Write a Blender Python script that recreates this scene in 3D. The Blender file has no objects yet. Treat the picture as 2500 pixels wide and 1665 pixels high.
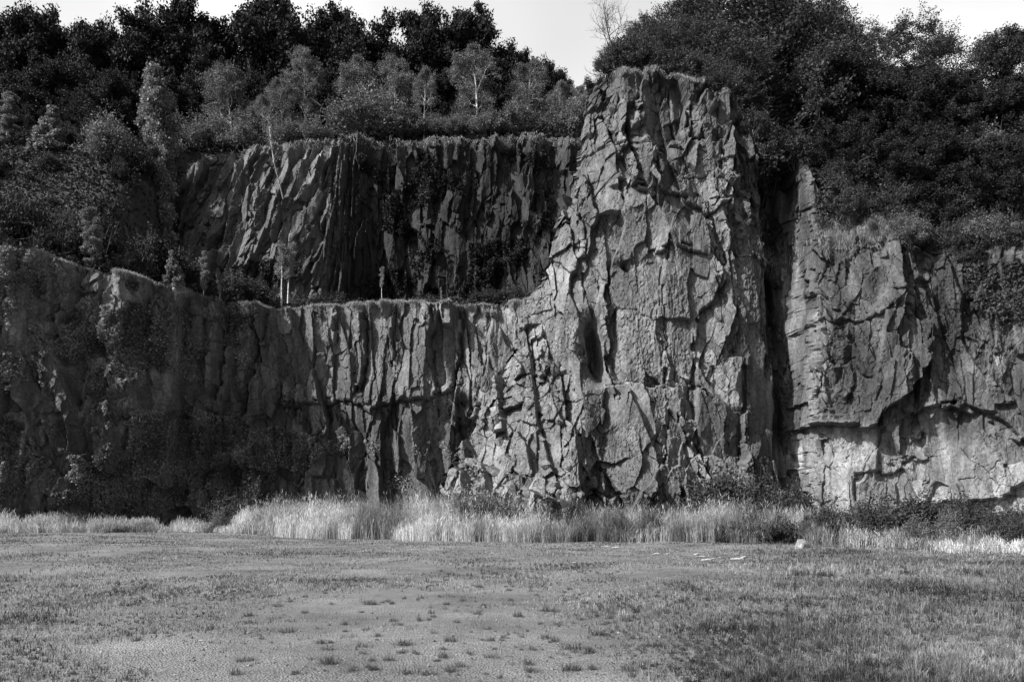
import bpy, math, random
import numpy as np
from mathutils import Vector, Matrix

# ------------------------------------------------------------------ camera, sky, sun
scene = bpy.context.scene
COL = scene.collection
F = 2083.0                      # focal length in photo pixels (2500 px wide photo)
HX, HY, CAMZ = 1250.0, 1241.0, 1.7
cam_data = bpy.data.cameras.new('camera')
cam = bpy.data.objects.new('camera', cam_data)
COL.objects.link(cam)
cam_data.sensor_width = 36.0
cam_data.lens = 36.0 * F / 2500.0
cam_data.shift_y = (HY - 832.5) / 2500.0
cam_data.clip_start = 0.1
cam_data.clip_end = 6000.0
cam.location = (0, 0, CAMZ)
cam.rotation_euler = (math.radians(90), 0, 0)
scene.camera = cam

SUN_EL, SUN_AZ = math.radians(38), math.radians(238)    # compass bearing of the sun: behind the camera, to the left
sun_dir = Vector((math.sin(SUN_AZ) * math.cos(SUN_EL), math.cos(SUN_AZ) * math.cos(SUN_EL), math.sin(SUN_EL)))
world = bpy.data.worlds.new('World')
scene.world = world
world.use_nodes = True
wn, wl = world.node_tree.nodes, world.node_tree.links
wn.clear()
sky = wn.new('ShaderNodeTexSky'); sky.sky_type = 'NISHITA'; sky.sun_disc = False
sky.sun_elevation = SUN_EL; sky.sun_rotation = SUN_AZ
sky.air_density = 1.0; sky.dust_density = 4.0; sky.ozone_density = 0.6
bw = wn.new('ShaderNodeRGBToBW')                        # a black-and-white photograph
bg = wn.new('ShaderNodeBackground'); bg.inputs['Strength'].default_value = 0.07
wo = wn.new('ShaderNodeOutputWorld')
# thin bright cloud: strongest low in the north (beyond the quarry), greyer overhead
wtc = wn.new('ShaderNodeTexCoord')
dot = wn.new('ShaderNodeVectorMath'); dot.operation = 'DOT_PRODUCT'; dot.inputs[1].default_value = (0.0, 0.95, 0.31)
wl.new(wtc.outputs['Generated'], dot.inputs[0])
veil = wn.new('ShaderNodeMapRange'); veil.interpolation_type = 'SMOOTHSTEP'
veil.inputs['From Min'].default_value = 0.2; veil.inputs['From Max'].default_value = 1.0
veil.inputs['To Min'].default_value = 1.0; veil.inputs['To Max'].default_value = 3.95
wl.new(dot.outputs['Value'], veil.inputs['Value'])
cl = wn.new('ShaderNodeTexNoise'); cl.inputs['Scale'].default_value = 2.2; cl.inputs['Detail'].default_value = 3
wl.new(wtc.outputs['Generated'], cl.inputs['Vector'])
clr = wn.new('ShaderNodeMapRange'); clr.inputs['From Min'].default_value = 0.35; clr.inputs['From Max'].default_value = 0.65
clr.inputs['To Min'].default_value = 0.75; clr.inputs['To Max'].default_value = 1.25
wl.new(cl.outputs['Fac'], clr.inputs['Value'])
m1 = wn.new('ShaderNodeMath'); m1.operation = 'MULTIPLY'; m2 = wn.new('ShaderNodeMath'); m2.operation = 'MULTIPLY'
wl.new(sky.outputs['Color'], bw.inputs['Color']); wl.new(bw.outputs['Val'], m1.inputs[0]); wl.new(veil.outputs['Result'], m1.inputs[1])
wl.new(m1.outputs[0], m2.inputs[0]); wl.new(clr.outputs['Result'], m2.inputs[1]); wl.new(m2.outputs[0], bg.inputs['Color'])
wl.new(bg.outputs['Background'], wo.inputs['Surface'])
sun_data = bpy.data.lights.new('sun', 'SUN'); sun_data.energy = 4.2; sun_data.angle = math.radians(0.7)
sun = bpy.data.objects.new('sun', sun_data); COL.objects.link(sun)
sun.rotation_euler = sun_dir.to_track_quat('Z', 'Y').to_euler()
scene.view_settings.view_transform = 'Standard'
scene.view_settings.look = 'None'
scene.view_settings.gamma = 1.0
scene.view_settings.exposure = 0.9
scene.view_settings.use_curve_mapping = False

# ------------------------------------------------------------------ helpers
rng = np.random.default_rng(7)
random.seed(7)
def wx(px, d): return (np.asarray(px, float) - HX) / F * d
def wz(py, d): return CAMZ + (HY - np.asarray(py, float)) / F * d
def interp(x, xs, ys):
    xs, ys = np.asarray(xs, float), np.asarray(ys, float)
    o = np.argsort(xs)
    return np.interp(x, xs[o], ys[o])
def smooth(t): t = np.clip(t, 0, 1); return t * t * (3 - 2 * t)
def hsh(i, j, s):
    i = np.asarray(i).astype(np.int64); j = np.asarray(j).astype(np.int64)
    h = (i * 374761393 + j * 668265263 + s * 2147483647 + 1013904223) & 0xFFFFFFFF
    h = ((h ^ (h >> 13)) * 1274126177) & 0xFFFFFFFF
    h = ((h ^ (h >> 16)) * 2246822519) & 0xFFFFFFFF
    return ((h ^ (h >> 15)) & 0xFFFFFF) / float(0x1000000)
def vnoise(x, y, s=0):
    ix, iy = np.floor(x), np.floor(y)
    fx, fy = x - ix, y - iy
    fx = fx * fx * (3 - 2 * fx); fy = fy * fy * (3 - 2 * fy)
    a, b = hsh(ix, iy, s), hsh(ix + 1, iy, s)
    c, d = hsh(ix, iy + 1, s), hsh(ix + 1, iy + 1, s)
    return (a * (1 - fx) + b * fx) * (1 - fy) + (c * (1 - fx) + d * fx) * fy - 0.5
def fbm(x, y, s=0, o=4):
    r = 0; a = 1.0
    for k in range(o):
        r = r + a * vnoise(x, y, s + 17 * k); x = x * 2.03 + 5.3; y = y * 2.03 + 1.7; a *= 0.5
    return r
def vor(x, z, sx, sz, seed):
    """jittered cells: F1, F2, three randoms of the cell, offset from the cell's point"""
    u, v = x / sx, z / sz
    iu, iv = np.floor(u), np.floor(v)
    f1 = np.full(u.shape, 9.0); f2 = np.full(u.shape, 9.0)
    ci = np.zeros(u.shape); cj = np.zeros(u.shape); ou = np.zeros(u.shape); ov = np.zeros(u.shape)
    for di in (-1, 0, 1):
        for dj in (-1, 0, 1):
            a, b = iu + di, iv + dj
            du = u - (a + 0.04 + 0.92 * hsh(a, b, seed)); dv = v - (b + 0.04 + 0.92 * hsh(a, b, seed + 1))
            d = 0.45 * np.sqrt(du * du + dv * dv) + 0.55 * np.maximum(np.abs(du), np.abs(dv))
            n = d < f1
            f2 = np.where(n, f1, np.minimum(f2, d)); f1 = np.where(n, d, f1)
            ci = np.where(n, a, ci); cj = np.where(n, b, cj); ou = np.where(n, du, ou); ov = np.where(n, dv, ov)
    return f1, f2, hsh(ci, cj, seed + 2), hsh(ci, cj, seed + 3), hsh(ci, cj, seed + 4), ou, ov
def facets(x, z, sx, sz, amp, seed, slx=0.3, slz=0.2, groove=0.0, gw=0.02):
    """flat plates: each cell is a plane of its own tilt and height, so plates meet in sharp steps"""
    f1, f2, r0, r1, r2, ou, ov = vor(x, z, sx, sz, seed)
    h = amp * (r0 - 0.5) * 2 + slx * (r1 - 0.5) * 2 * ou * sx + slz * (r2 - 0.5) * 2 * ov * sz
    if groove:
        m = np.clip(0.45 + 1.6 * vnoise(x * 0.7 / sx, z * 0.7 / sz, seed + 5), 0, 1)
        h = h - groove * m * np.exp(-((f2 - f1) / gw) ** 2)
    return h, (r1 * 7.13 + r0) % 1.0
def fracture(x, z, levels, seed, mixed=True):
    """straight-edged blocks (level 1), gathered whole into large slabs (level 0); some blocks are shattered into smaller ones (levels 2, 3).
    levels: (sx, sz, amp, slope x, slope z, groove, groove width); returns relief and tone per level, coarse first"""
    def lev(k, px_, pz_):
        sx, sz, amp, slx, slz, gr, gw = levels[k]
        f1, f2, r0, r1, r2, ou, ov = vor(px_, pz_, sx, sz, seed + 10 * k)
        cx, cz = px_ - ou * sx, pz_ - ov * sz
        h = amp * (r0 - 0.5) * 2 + slx * (r1 - 0.5) * 2 * (x - cx) + slz * (r2 - 0.5) * 2 * (z - cz)
        if gr:
            m = np.clip(0.2 + 2.2 * vnoise(x * 0.9 / sx, z * 0.9 / sz, seed + 5 + k), 0, 1)
            h = h - gr * m * np.exp(-((f2 - f1) / gw) ** 2)
        return h, (r1 * 7.13 + r0) % 1.0, cx, cz, (r2 * 5.7 + r1) % 1.0
    h1, t1, cx, cz, q1 = lev(1, x, z)
    h0, t0, c0, d0, q0 = lev(0, cx, cz)
    if mixed:
        w1 = np.where(q0 < .34, .30, np.where(q0 < .7, 1.0, 1.15)); sh = np.where(q0 < .34, .05, np.where(q0 < .7, .55, 1.5))
    else: w1, sh = 1.0, 1.0
    h2, t2, c2, d2, q2 = lev(2, x, z); m2 = np.where(q1 > 0.5, 1.0, np.where(q1 > .3, .35, 0.06)); m2c = np.minimum(1, m2 + .2)
    h3, t3 = lev(3, x, z)[:2]; m3 = m2 * np.where(q2 > 0.45, 1.0, 0.15) + 0.1
    return [(h0, t0), (h1 * w1, t1), (h2 * m2 * sh, .5 + (t2 - .5) * m2c), (h3 * m3 * sh, .5 + (t3 - .5) * m3)]
def np_mesh(name, V, faces, mat, parent=None, tone=None, smooth_shade=False, link=True):
    """faces: an (n,k) array, or a list of such arrays"""
    if isinstance(faces, np.ndarray): faces = [faces]
    faces = [f for f in faces if len(f)]
    me = bpy.data.meshes.new(name)
    V = np.ascontiguousarray(V, dtype=np.float32)
    me.vertices.add(len(V)); me.vertices.foreach_set('co', V.ravel())
    loops = np.concatenate([f.ravel() for f in faces]).astype(np.int32)
    tot = np.concatenate([np.full(len(f), f.shape[1]) for f in faces])
    st = np.concatenate([[0], np.cumsum(tot)[:-1]]).astype(np.int32)
    me.loops.add(len(loops)); me.loops.foreach_set('vertex_index', loops)
    me.polygons.add(len(tot)); me.polygons.foreach_set('loop_start', st)
    if tone is not None:
        at = me.attributes.new('tone', 'FLOAT', 'POINT'); at.data.foreach_set('value', np.ascontiguousarray(tone, dtype=np.float32).ravel())
    me.polygons.foreach_set('use_smooth', np.full(len(tot), smooth_shade, dtype=bool))
    me.update(calc_edges=True); me.validate()
    me.materials.append(mat)
    o = bpy.data.objects.new(name, me)
    if link: COL.objects.link(o)
    if parent is not None: o.parent = parent
    return o
def grid_faces(nr, nc):
    i = np.arange(nr - 1)[:, None] * nc + np.arange(nc - 1)[None, :]
    return np.stack([i, i + 1, i + nc + 1, i + nc], -1).reshape(-1, 4)
def tag(o, label=None, cat=None, group=None, kind=None):
    if label: o['label'] = label
    if cat: o['category'] = cat
    if group: o['group'] = group
    if kind: o['kind'] = kind
    return o

# ------------------------------------------------------------------ materials (all grey: the photograph is black and white)
def new_mat(name):
    m = bpy.data.materials.new(name); m.use_nodes = True
    n, l = m.node_tree.nodes, m.node_tree.links
    return m, n, l, n['Principled BSDF']
def math_node(n, l, op, a, b):
    k = n.new('ShaderNodeMath'); k.operation = op
    for i, v in enumerate((a, b)):
        if isinstance(v, (int, float)): k.inputs[i].default_value = v
        else: l.new(v, k.inputs[i])
    return k.outputs[0]
def remap(n, l, v, a, b, c, d):
    k = n.new('ShaderNodeMapRange'); k.inputs['From Min'].default_value = a; k.inputs['From Max'].default_value = b
    k.inputs['To Min'].default_value = c; k.inputs['To Max'].default_value = d; l.new(v, k.inputs['Value'])
    return k.outputs[0]
def noise_node(n, l, vec, scale, detail=6, rough=0.6):
    k = n.new('ShaderNodeTexNoise'); k.inputs['Scale'].default_value = scale; k.inputs['Detail'].default_value = detail
    k.inputs['Roughness'].default_value = rough; l.new(vec, k.inputs['Vector'])
    return k.outputs['Fac']
def rock_mat(name, base, bump=0.5):
    m, n, l, p = new_mat(name)
    tc = n.new('ShaderNodeTexCoord').outputs['Object']
    mp = n.new('ShaderNodeMapping'); mp.inputs['Scale'].default_value = (1.0, 1.0, 0.16); l.new(tc, mp.inputs['Vector'])
    at = n.new('ShaderNodeAttribute'); at.attribute_name = 'tone'
    speck = remap(n, l, noise_node(n, l, tc, 5.5, 8, 0.75), 0.3, 0.72, 0.45, 1.65)
    streak = remap(n, l, noise_node(n, l, mp.outputs['Vector'], 1.7, 5, 0.65), 0.3, 0.7, 0.48, 1.48)
    patch = remap(n, l, noise_node(n, l, tc, 0.35, 3, 0.5), 0.3, 0.7, 0.8, 1.2)
    v = math_node(n, l, 'MULTIPLY', speck, streak); v = math_node(n, l, 'MULTIPLY', v, patch)
    v = math_node(n, l, 'MULTIPLY', v, at.outputs['Fac']); v = math_node(n, l, 'MULTIPLY', v, base)
    l.new(v, p.inputs['Base Color']); p.inputs['Roughness'].default_value = 0.88
    p.inputs['Specular IOR Level'].default_value = 0.25
    nb = noise_node(n, l, tc, 3.2, 10, 0.72); nc = noise_node(n, l, mp.outputs['Vector'], 6.0, 6, 0.7)
    h = math_node(n, l, 'ADD', nb, math_node(n, l, 'MULTIPLY', nc, 0.5))
    mv = n.new('ShaderNodeMapping'); mv.inputs['Scale'].default_value = (1.5, 1.0, 0.6); mv.inputs['Rotation'].default_value = (0, 0.25, 0); l.new(tc, mv.inputs['Vector'])
    vo = n.new('ShaderNodeTexVoronoi'); vo.feature = 'DISTANCE_TO_EDGE'; vo.inputs['Scale'].default_value = 1.0; l.new(mv.outputs['Vector'], vo.inputs['Vector'])
    hair = remap(n, l, vo.outputs['Distance'], 0.0, 0.03, 0.0, 0.55)
    h = math_node(n, l, 'ADD', h, hair)
    bp = n.new('ShaderNodeBump'); bp.inputs['Strength'].default_value = bump; bp.inputs['Distance'].default_value = 0.085
    l.new(h, bp.inputs['Height']); l.new(bp.outputs['Normal'], p.inputs['Normal'])
    return m
def leaf_mat(name, base, trans=0.25):
    m, n, l, p = new_mat(name)
    at = n.new('ShaderNodeAttribute'); at.attribute_name = 'tone'
    v = math_node(n, l, 'MULTIPLY', at.outputs['Fac'], base)
    l.new(v, p.inputs['Base Color']); p.inputs['Roughness'].default_value = 0.6; p.inputs['Specular IOR Level'].default_value = 0.12
    tr = n.new('ShaderNodeBsdfTranslucent'); l.new(v, tr.inputs['Color'])
    mx = n.new('ShaderNodeMixShader'); mx.inputs['Fac'].default_value = trans
    l.new(p.outputs['BSDF'], mx.inputs[1]); l.new(tr.outputs['BSDF'], mx.inputs[2])
    l.new(mx.outputs['Shader'], n['Material Output'].inputs['Surface'])
    return m
def bark_mat(name, base, spot=0.5, scale=4.0):
    m, n, l, p = new_mat(name)
    tc = n.new('ShaderNodeTexCoord').outputs['Object']
    mp = n.new('ShaderNodeMapping'); mp.inputs['Scale'].default_value = (1, 1, 2.2); l.new(tc, mp.inputs['Vector'])
    v = remap(n, l, noise_node(n, l, mp.outputs['Vector'], scale, 5, 0.7), 0.35, 0.6, base * spot, base * 1.1)
    l.new(v, p.inputs['Base Color']); p.inputs['Roughness'].default_value = 0.85
    return m
M_BUTT = rock_mat('buttress_rock', 0.125, 0.6)
M_LOW = rock_mat('lower_cliff_rock', 0.115, 0.6)
M_UP = rock_mat('upper_cliff_rock', 0.085, 0.5)
M_STONE = rock_mat('loose_rock', 0.14, 0.6)
M_DARKLEAF = leaf_mat('dark_leaf', 0.020, 0.12)
M_LEAF = leaf_mat('mid_leaf', 0.13, 0.25)
M_PALELEAF = leaf_mat('pale_leaf', 0.20, 0.3)
M_HILL = leaf_mat('hillside_leaf', 0.028, 0.15)
M_SHRUB = leaf_mat('shrub_leaf', 0.050, 0.2)
M_GRASS = leaf_mat('meadow_grass', 0.175, 0.25)
M_TUFT = leaf_mat('tuft_grass', 0.10, 0.2)
M_REED = leaf_mat('reed_straw', 0.50, 0.35)
M_BARK = bark_mat('dark_bark', 0.05)
M_BIRCH = bark_mat('birch_bark', 0.55, 0.35, 3.0)

def ground_mat():
    m, n, l, p = new_mat('quarry_floor')
    tc = n.new('ShaderNodeTexCoord').outputs['Object']
    a = remap(n, l, noise_node(n, l, tc, 0.35, 6, 0.65), 0.32, 0.68, 0.095, 0.235)
    b = remap(n, l, noise_node(n, l, tc, 14, 8, 0.8), 0.3, 0.7, 0.62, 1.38)
    vo = n.new('ShaderNodeTexVoronoi'); vo.inputs['Scale'].default_value = 38; l.new(tc, vo.inputs['Vector'])
    c = remap(n, l, vo.outputs['Color'], 0, 1, 0.72, 1.28)
    v = math_node(n, l, 'MULTIPLY', math_node(n, l, 'MULTIPLY', a, b), c)
    l.new(v, p.inputs['Base Color']); p.inputs['Roughness'].default_value = 0.95; p.inputs['Specular IOR Level'].default_value = 0.2
    h = math_node(n, l, 'ADD', noise_node(n, l, tc, 9, 8, 0.75), vo.outputs['Distance'])
    bp = n.new('ShaderNodeBump'); bp.inputs['Strength'].default_value = 0.7; bp.inputs['Distance'].default_value = 0.04
    l.new(h, bp.inputs['Height']); l.new(bp.outputs['Normal'], p.inputs['Normal'])
    return m
M_GROUND = ground_mat()
def soil_mat():
    m, n, l, p = new_mat('hill_soil')
    tc = n.new('ShaderNodeTexCoord').outputs['Object']
    v = remap(n, l, noise_node(n, l, tc, 0.8, 8, 0.7), 0.3, 0.7, 0.02, 0.07)
    l.new(v, p.inputs['Base Color']); p.inputs['Roughness'].default_value = 1.0
    return m
M_SOIL = soil_mat()

# ------------------------------------------------------------------ ground
def ground_z(x, y):
    near = np.exp(-((np.abs(x) / 60) ** 4)) * np.exp(-(np.clip(y - 30, 0, None) / 40) ** 4)
    return 0.24 * smooth((-x - 8) / 12) * smooth((y - 22) / 20) * smooth((110 - y) / 30) + near * (0.16 * fbm(x * 0.12, y * 0.12, 5, 3) + 0.05 * fbm(x * 0.9, y * 0.9, 9, 3))
gx = np.unique(np.concatenate([[-3000, -1500, -700, -350, -180, -100], np.arange(-60, 60.1, 0.25), [100, 180, 350, 700, 1500, 3000]]))
gy = np.unique(np.concatenate([[-3000, -1200, -500, -200, -80, -30, -10], np.arange(0, 60.1, 0.25), [80, 120, 200, 500, 1500, 4000]]))
GX, GY = np.meshgrid(gx, gy)
g = np_mesh('ground', np.stack([GX, GY, ground_z(GX, GY)], -1).reshape(-1, 3), grid_faces(*GX.shape), M_GROUND, smooth_shade=True)
tag(g, kind='structure')

# ------------------------------------------------------------------ rock faces: depth y as a function of x and height z
class Face:
    """a cliff: base depth minus rock relief; kept as a grid so that plants can be set on it"""
    def __init__(self, x0, x1, z0, z1, step):
        self.x0, self.z0, self.step = x0, z0, step
        self.xs = np.arange(x0, x1, step); self.zs = np.arange(z0, z1, step)
        self.X, self.Z = np.meshgrid(self.xs, self.zs)
    def at(self, x, z):
        j = np.clip(((np.asarray(x) - self.x0) / self.step).astype(int), 0, len(self.xs) - 1)
        i = np.clip(((np.asarray(z) - self.z0) / self.step).astype(int), 0, len(self.zs) - 1)
        return self.Y[i, j]
    def hit(self, px, py, d0=50.0):
        d = d0
        for k in range(25): d = 0.5 * d + 0.5 * float(self.at(wx(px, d), wz(py, d)))
        return Vector((float(wx(px, d)), float(self.at(wx(px, d), wz(py, d))), float(wz(py, d))))
def stepline(X, Z, pts, amp, decay=1.5, groove=0.0, gw=0.12, rough=0.15, seed=0):
    """relief along a joint: ground to the LEFT of the line direction stands out by amp, fading over `decay` metres; the joint itself is cut in"""
    out = np.zeros_like(X)
    P = np.array(pts, float)
    m = 3 * decay + 1
    s = (X > P[:, 0].min() - m) & (X < P[:, 0].max() + m) & (Z > P[:, 1].min() - m) & (Z < P[:, 1].max() + m)
    if not s.any(): return out
    x, z = X[s], Z[s]
    q = vor(x + .1 * z, z, 0.55, 1.1, 700 + seed)
    x, z = x + 0.42 * (q[2] - .5) + rough * fbm(x * 1.1, z * 1.1, 71 + seed, 3), z + 0.42 * (q[3] - .5) + rough * fbm(x * 1.1, z * 1.1, 91 + seed, 3)
    best = np.full(x.shape, 1e9); sg = np.zeros(x.shape); over = np.zeros(x.shape)
    for k, (a, b) in enumerate(zip(P[:-1], P[1:])):
        d = b - a; L2 = (d ** 2).sum()
        tr = ((x - a[0]) * d[0] + (z - a[1]) * d[1]) / L2
        ov = (np.clip(-tr, 0, None) if k == 0 else 0) + (np.clip(tr - 1, 0, None) if k == len(P) - 2 else 0); ov = ov * math.sqrt(L2)
        t = np.clip(((x - a[0]) * d[0] + (z - a[1]) * d[1]) / L2, 0, 1)
        ex, ez = x - a[0] - t * d[0], z - a[1] - t * d[1]
        dist = np.hypot(ex, ez); c = d[0] * ez - d[1] * ex
        n = dist < best
        best = np.where(n, dist, best); over = np.where(n, ov, over); sg = np.where(n, np.where(c > 0, 1.0, -1.0), sg)
    out[s] = np.where(sg > 0, amp * np.exp(-best / decay), 0) * np.exp(-(over / 0.55) ** 2) - groove * np.exp(-(best / gw) ** 2)
    return out

def ease(R, lim=0.10):
    """only the high steps are spread over a few cells, small edges stay sharp"""
    S = soften(R, 2); w = 0.85 * smooth(np.abs(R - S) / lim - 0.35)
    return R * (1 - w) + S * w
def soften(a, n=1):
    for k in range(n):
        p = np.pad(a, 1, mode='edge')
        a = (p[:-2, 1:-1] + 2 * p[1:-1, 1:-1] + p[2:, 1:-1]) / 4
        p = np.pad(a, 1, mode='edge')
        a = (p[1:-1, :-2] + 2 * p[1:-1, 1:-1] + p[1:-1, 2:]) / 4
    return a
# ---- the tall buttress and the wall right of it
def P(px, py, d): return (float(wx(px, d)), float(wz(py, d)))
B = Face(-9.0, 33.0, -0.6, 36.0, 0.042)
X, Z = B.X, B.Z
wxn = 0.5 * fbm(X * 0.25, Z * 0.2, 3, 2) + .06 * fbm(X * 3, Z * 3, 4, 3); wzn = 0.6 * fbm(X * 0.25, Z * 0.25, 13, 2) + .06 * fbm(X * 3, Z * 3, 14, 3)
XL = interp(Z, np.concatenate([wz([60, 180, 250, 330, 420, 530, 640, 730], 55.5), wz([820, 930, 1050, 1150, 1260], 53)]), np.concatenate([wx([1466, 1462, 1449, 1430, 1415, 1388, 1354, 1302], 55.5), wx([1262, 1212, 1150, 1110, 1085], 53)]))
XL = XL + facets(X, Z, 1.3, 2.2, 0.30, 24, 0, .15)[0] + facets(X, Z, .6, .8, 0.12, 25, 0, .2)[0]
XPe = interp(Z, wz([180, 400, 760, 1000, 1200], 51), wx([1535, 1505, 1490, 1465, 1440], 51))
XR = interp(Z, wz([330, 420, 600, 800, 1000, 1120, 1260], 53), wx([1842, 1862, 1882, 1890, 1895, 1882, 1878], 53.2)) + 0.3 * fbm(Z * 0.6, Z * 0 + 9.1, 29, 3)
ztop = interp(X, [-9.0, float(wx(1458, 53)), float(wx(1480, 53)), float(wx(1560, 53)), float(wx(1640, 53)), float(wx(1720, 53)), float(wx(1800, 53)), float(wx(1835, 53)), float(wx(1860, 53)),
                  float(wx(1990, 51)), float(wx(2040, 51)), float(wx(2095, 50.5)), float(wx(2180, 50)), float(wx(2260, 49.4)), float(wx(2350, 48.5)), float(wx(2600, 46))],
              [float(wz(168, 53)), float(wz(168, 53)), float(wz(164, 53)), float(wz(162, 53)), float(wz(178, 53)), float(wz(212, 53)), float(wz(245, 53)), float(wz(320, 53)), float(wz(385, 53)),
               float(wz(395, 51)), float(wz(530, 51)), float(wz(545, 50.5)), float(wz(560, 50)), float(wz(605, 49.4)), float(wz(615, 48.5)), float(wz(590, 46))])
ztop = ztop + 0.5 * fbm(X * 0.9, X * 0 + 2.2, 31, 4)
ztop_B = ztop
t = np.clip((X - XL) / np.maximum(XPe - XL, 0.3), 0, 1)
Db = 50.6 + 0.075 * Z + 3.6 * (1 - t) ** 1.3
Db = Db + np.clip(X - float(wx(1800, 51.5)), 0, None) * 0.65
talus = np.clip(float(wz(880, 52)) - Z, 0, None)
tw = smooth((XPe + 0.6 - X) / 2.5)
Db = Db - tw * talus * 0.42
Db = Db - smooth((float(wz(1050, 50)) - Z) / 5) * 0.9
RP = [(1895, 56), (1930, 54.8), (1975, 52.0), (2000, 50.8), (2060, 50.2), (2140, 49.7), (2230, 49.1), (2275, 48.7), (2400, 47.3), (2620, 45.2)]
Dr = interp(X, [float(wx(a, b)) for a, b in RP], [b for a, b in RP]) + 0.05 * Z
Dr = Dr - 1.5 * np.exp(-((X - float(wx(2140, 48))) / 2.6) ** 2 - ((Z - float(wz(800, 48))) / 4.2) ** 2)
mixr = smooth((X - XR) / 0.5)
D = Db * (1 - mixr) + Dr * mixr
D = D + 2.0 * np.exp(-((X - XR - 0.25) / 0.28) ** 2) * smooth((Z - 3.5) / 4)                # the deep cleft
out_left = np.clip(XL - X, 0, None); D = D + np.minimum(out_left * 5, 12 + out_left)
up = np.clip(Z - ztop, 0, None)
slope = interp(X, [float(wx(1450, 53)), float(wx(1800, 53)), float(wx(1900, 53)), float(wx(2050, 50))], [2.6, 2.2, 1.3, 0.95])
D = D + up * slope
rocky = smooth(1 - up / 1.2)
def pl(d, *pp): return [P(a, b, d) for a, b in pp]
R = np.zeros_like(X); tone = np.ones_like(X)
xr = np.arange(-9.0, 33.1, 0.02); dr = np.interp(xr, [float(wx(a, b)) for a, b in RP], [b for a, b in RP])
sr = np.concatenate([[0], np.cumsum(np.sqrt(0.02 ** 2 + np.diff(dr) ** 2))]) - 9.0
XA = X + mixr * (np.interp(X, xr, sr) - X)                # arc length along the wall
SX, SZ = XA + wxn + 0.10 * Z, Z + wzn
chaos = np.clip(tw * smooth((float(wz(760, 52)) - Z) / 4) + 0.9 * smooth((float(wz(1000, 50)) - Z) / 3) * (1 - mixr) + 0.55 * smooth((Z - float(wz(640, 51))) / 5) * (1 - mixr), 0, 1)
slab = np.exp(-(((X - float(wx(1670, 51))) / 2.0) ** 2 + ((Z - float(wz(730, 51))) / 4.5) ** 2))
slab = np.maximum(slab, np.exp(-(((X - float(wx(1850, 52))) / 0.9) ** 4 + ((Z - float(wz(850, 52))) / 8) ** 4)))
slab = np.maximum(slab, mixr * smooth((float(wz(1020, 47)) - Z) / 2) * 0.45)
chaos = np.maximum(chaos, 0.75 * mixr * smooth((Z - float(wz(960, 48)) + wzn) / 3))
LV = [(2.6, 8.0, 0.55, .34, .06, 0, 0), (1.1, 3.4, 0.24, .50, .13, .12, .02), (0.52, 1.15, 0.14, .6, .35, .06, .03), (0.25, 0.5, 0.04, .4, .3, 0.05, 0.07)]
for k, (h, r) in enumerate(fracture(SX, SZ, LV, 100)):
    w = (1 - (0.3, 0.75, 0.8, 0.7)[k] * slab) * ((1.0, .9, .8, .8)[k] + (0.1, 0.6, 0.9, 0.7)[k] * chaos)
    R += h * w; tone *= 1 + (0.4, 0.38, 0.34, 0.25)[k] * (r - 0.5)
h, r = facets(X * 0.9 - 0.5 * Z + wxn, Z * 0.8 + 0.45 * X + wzn, 1.1, 1.9, 0.26, 177, .5, .35, 0.15, 0.03)
R += h * chaos
flute = mixr * smooth((X - float(wx(1960, 53))) / .3) * smooth((Z - float(wz(1000, 48)) + 1.5 * wzn) / 1.5)
h, r = facets(XA + .25 * fbm(X * .5, Z * .4, 66, 2), Z, 0.42, 2.6, 0.17, 188, .7, .1); R += h * flute; tone *= 1 + .3 * flute * (r - .5)
R += 0.25 * fbm(X * 0.4, Z * 0.2, 41, 2) + 0.05 * fbm(X * 3.5, Z * 1.6, 43, 4)
R += facets(XA + .1 * wxn, Z, .16, .3, .018, 191, .5, .3)[0] * smooth(.6 + 2 * fbm(X * .6, Z * .4, 192, 3))
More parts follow.
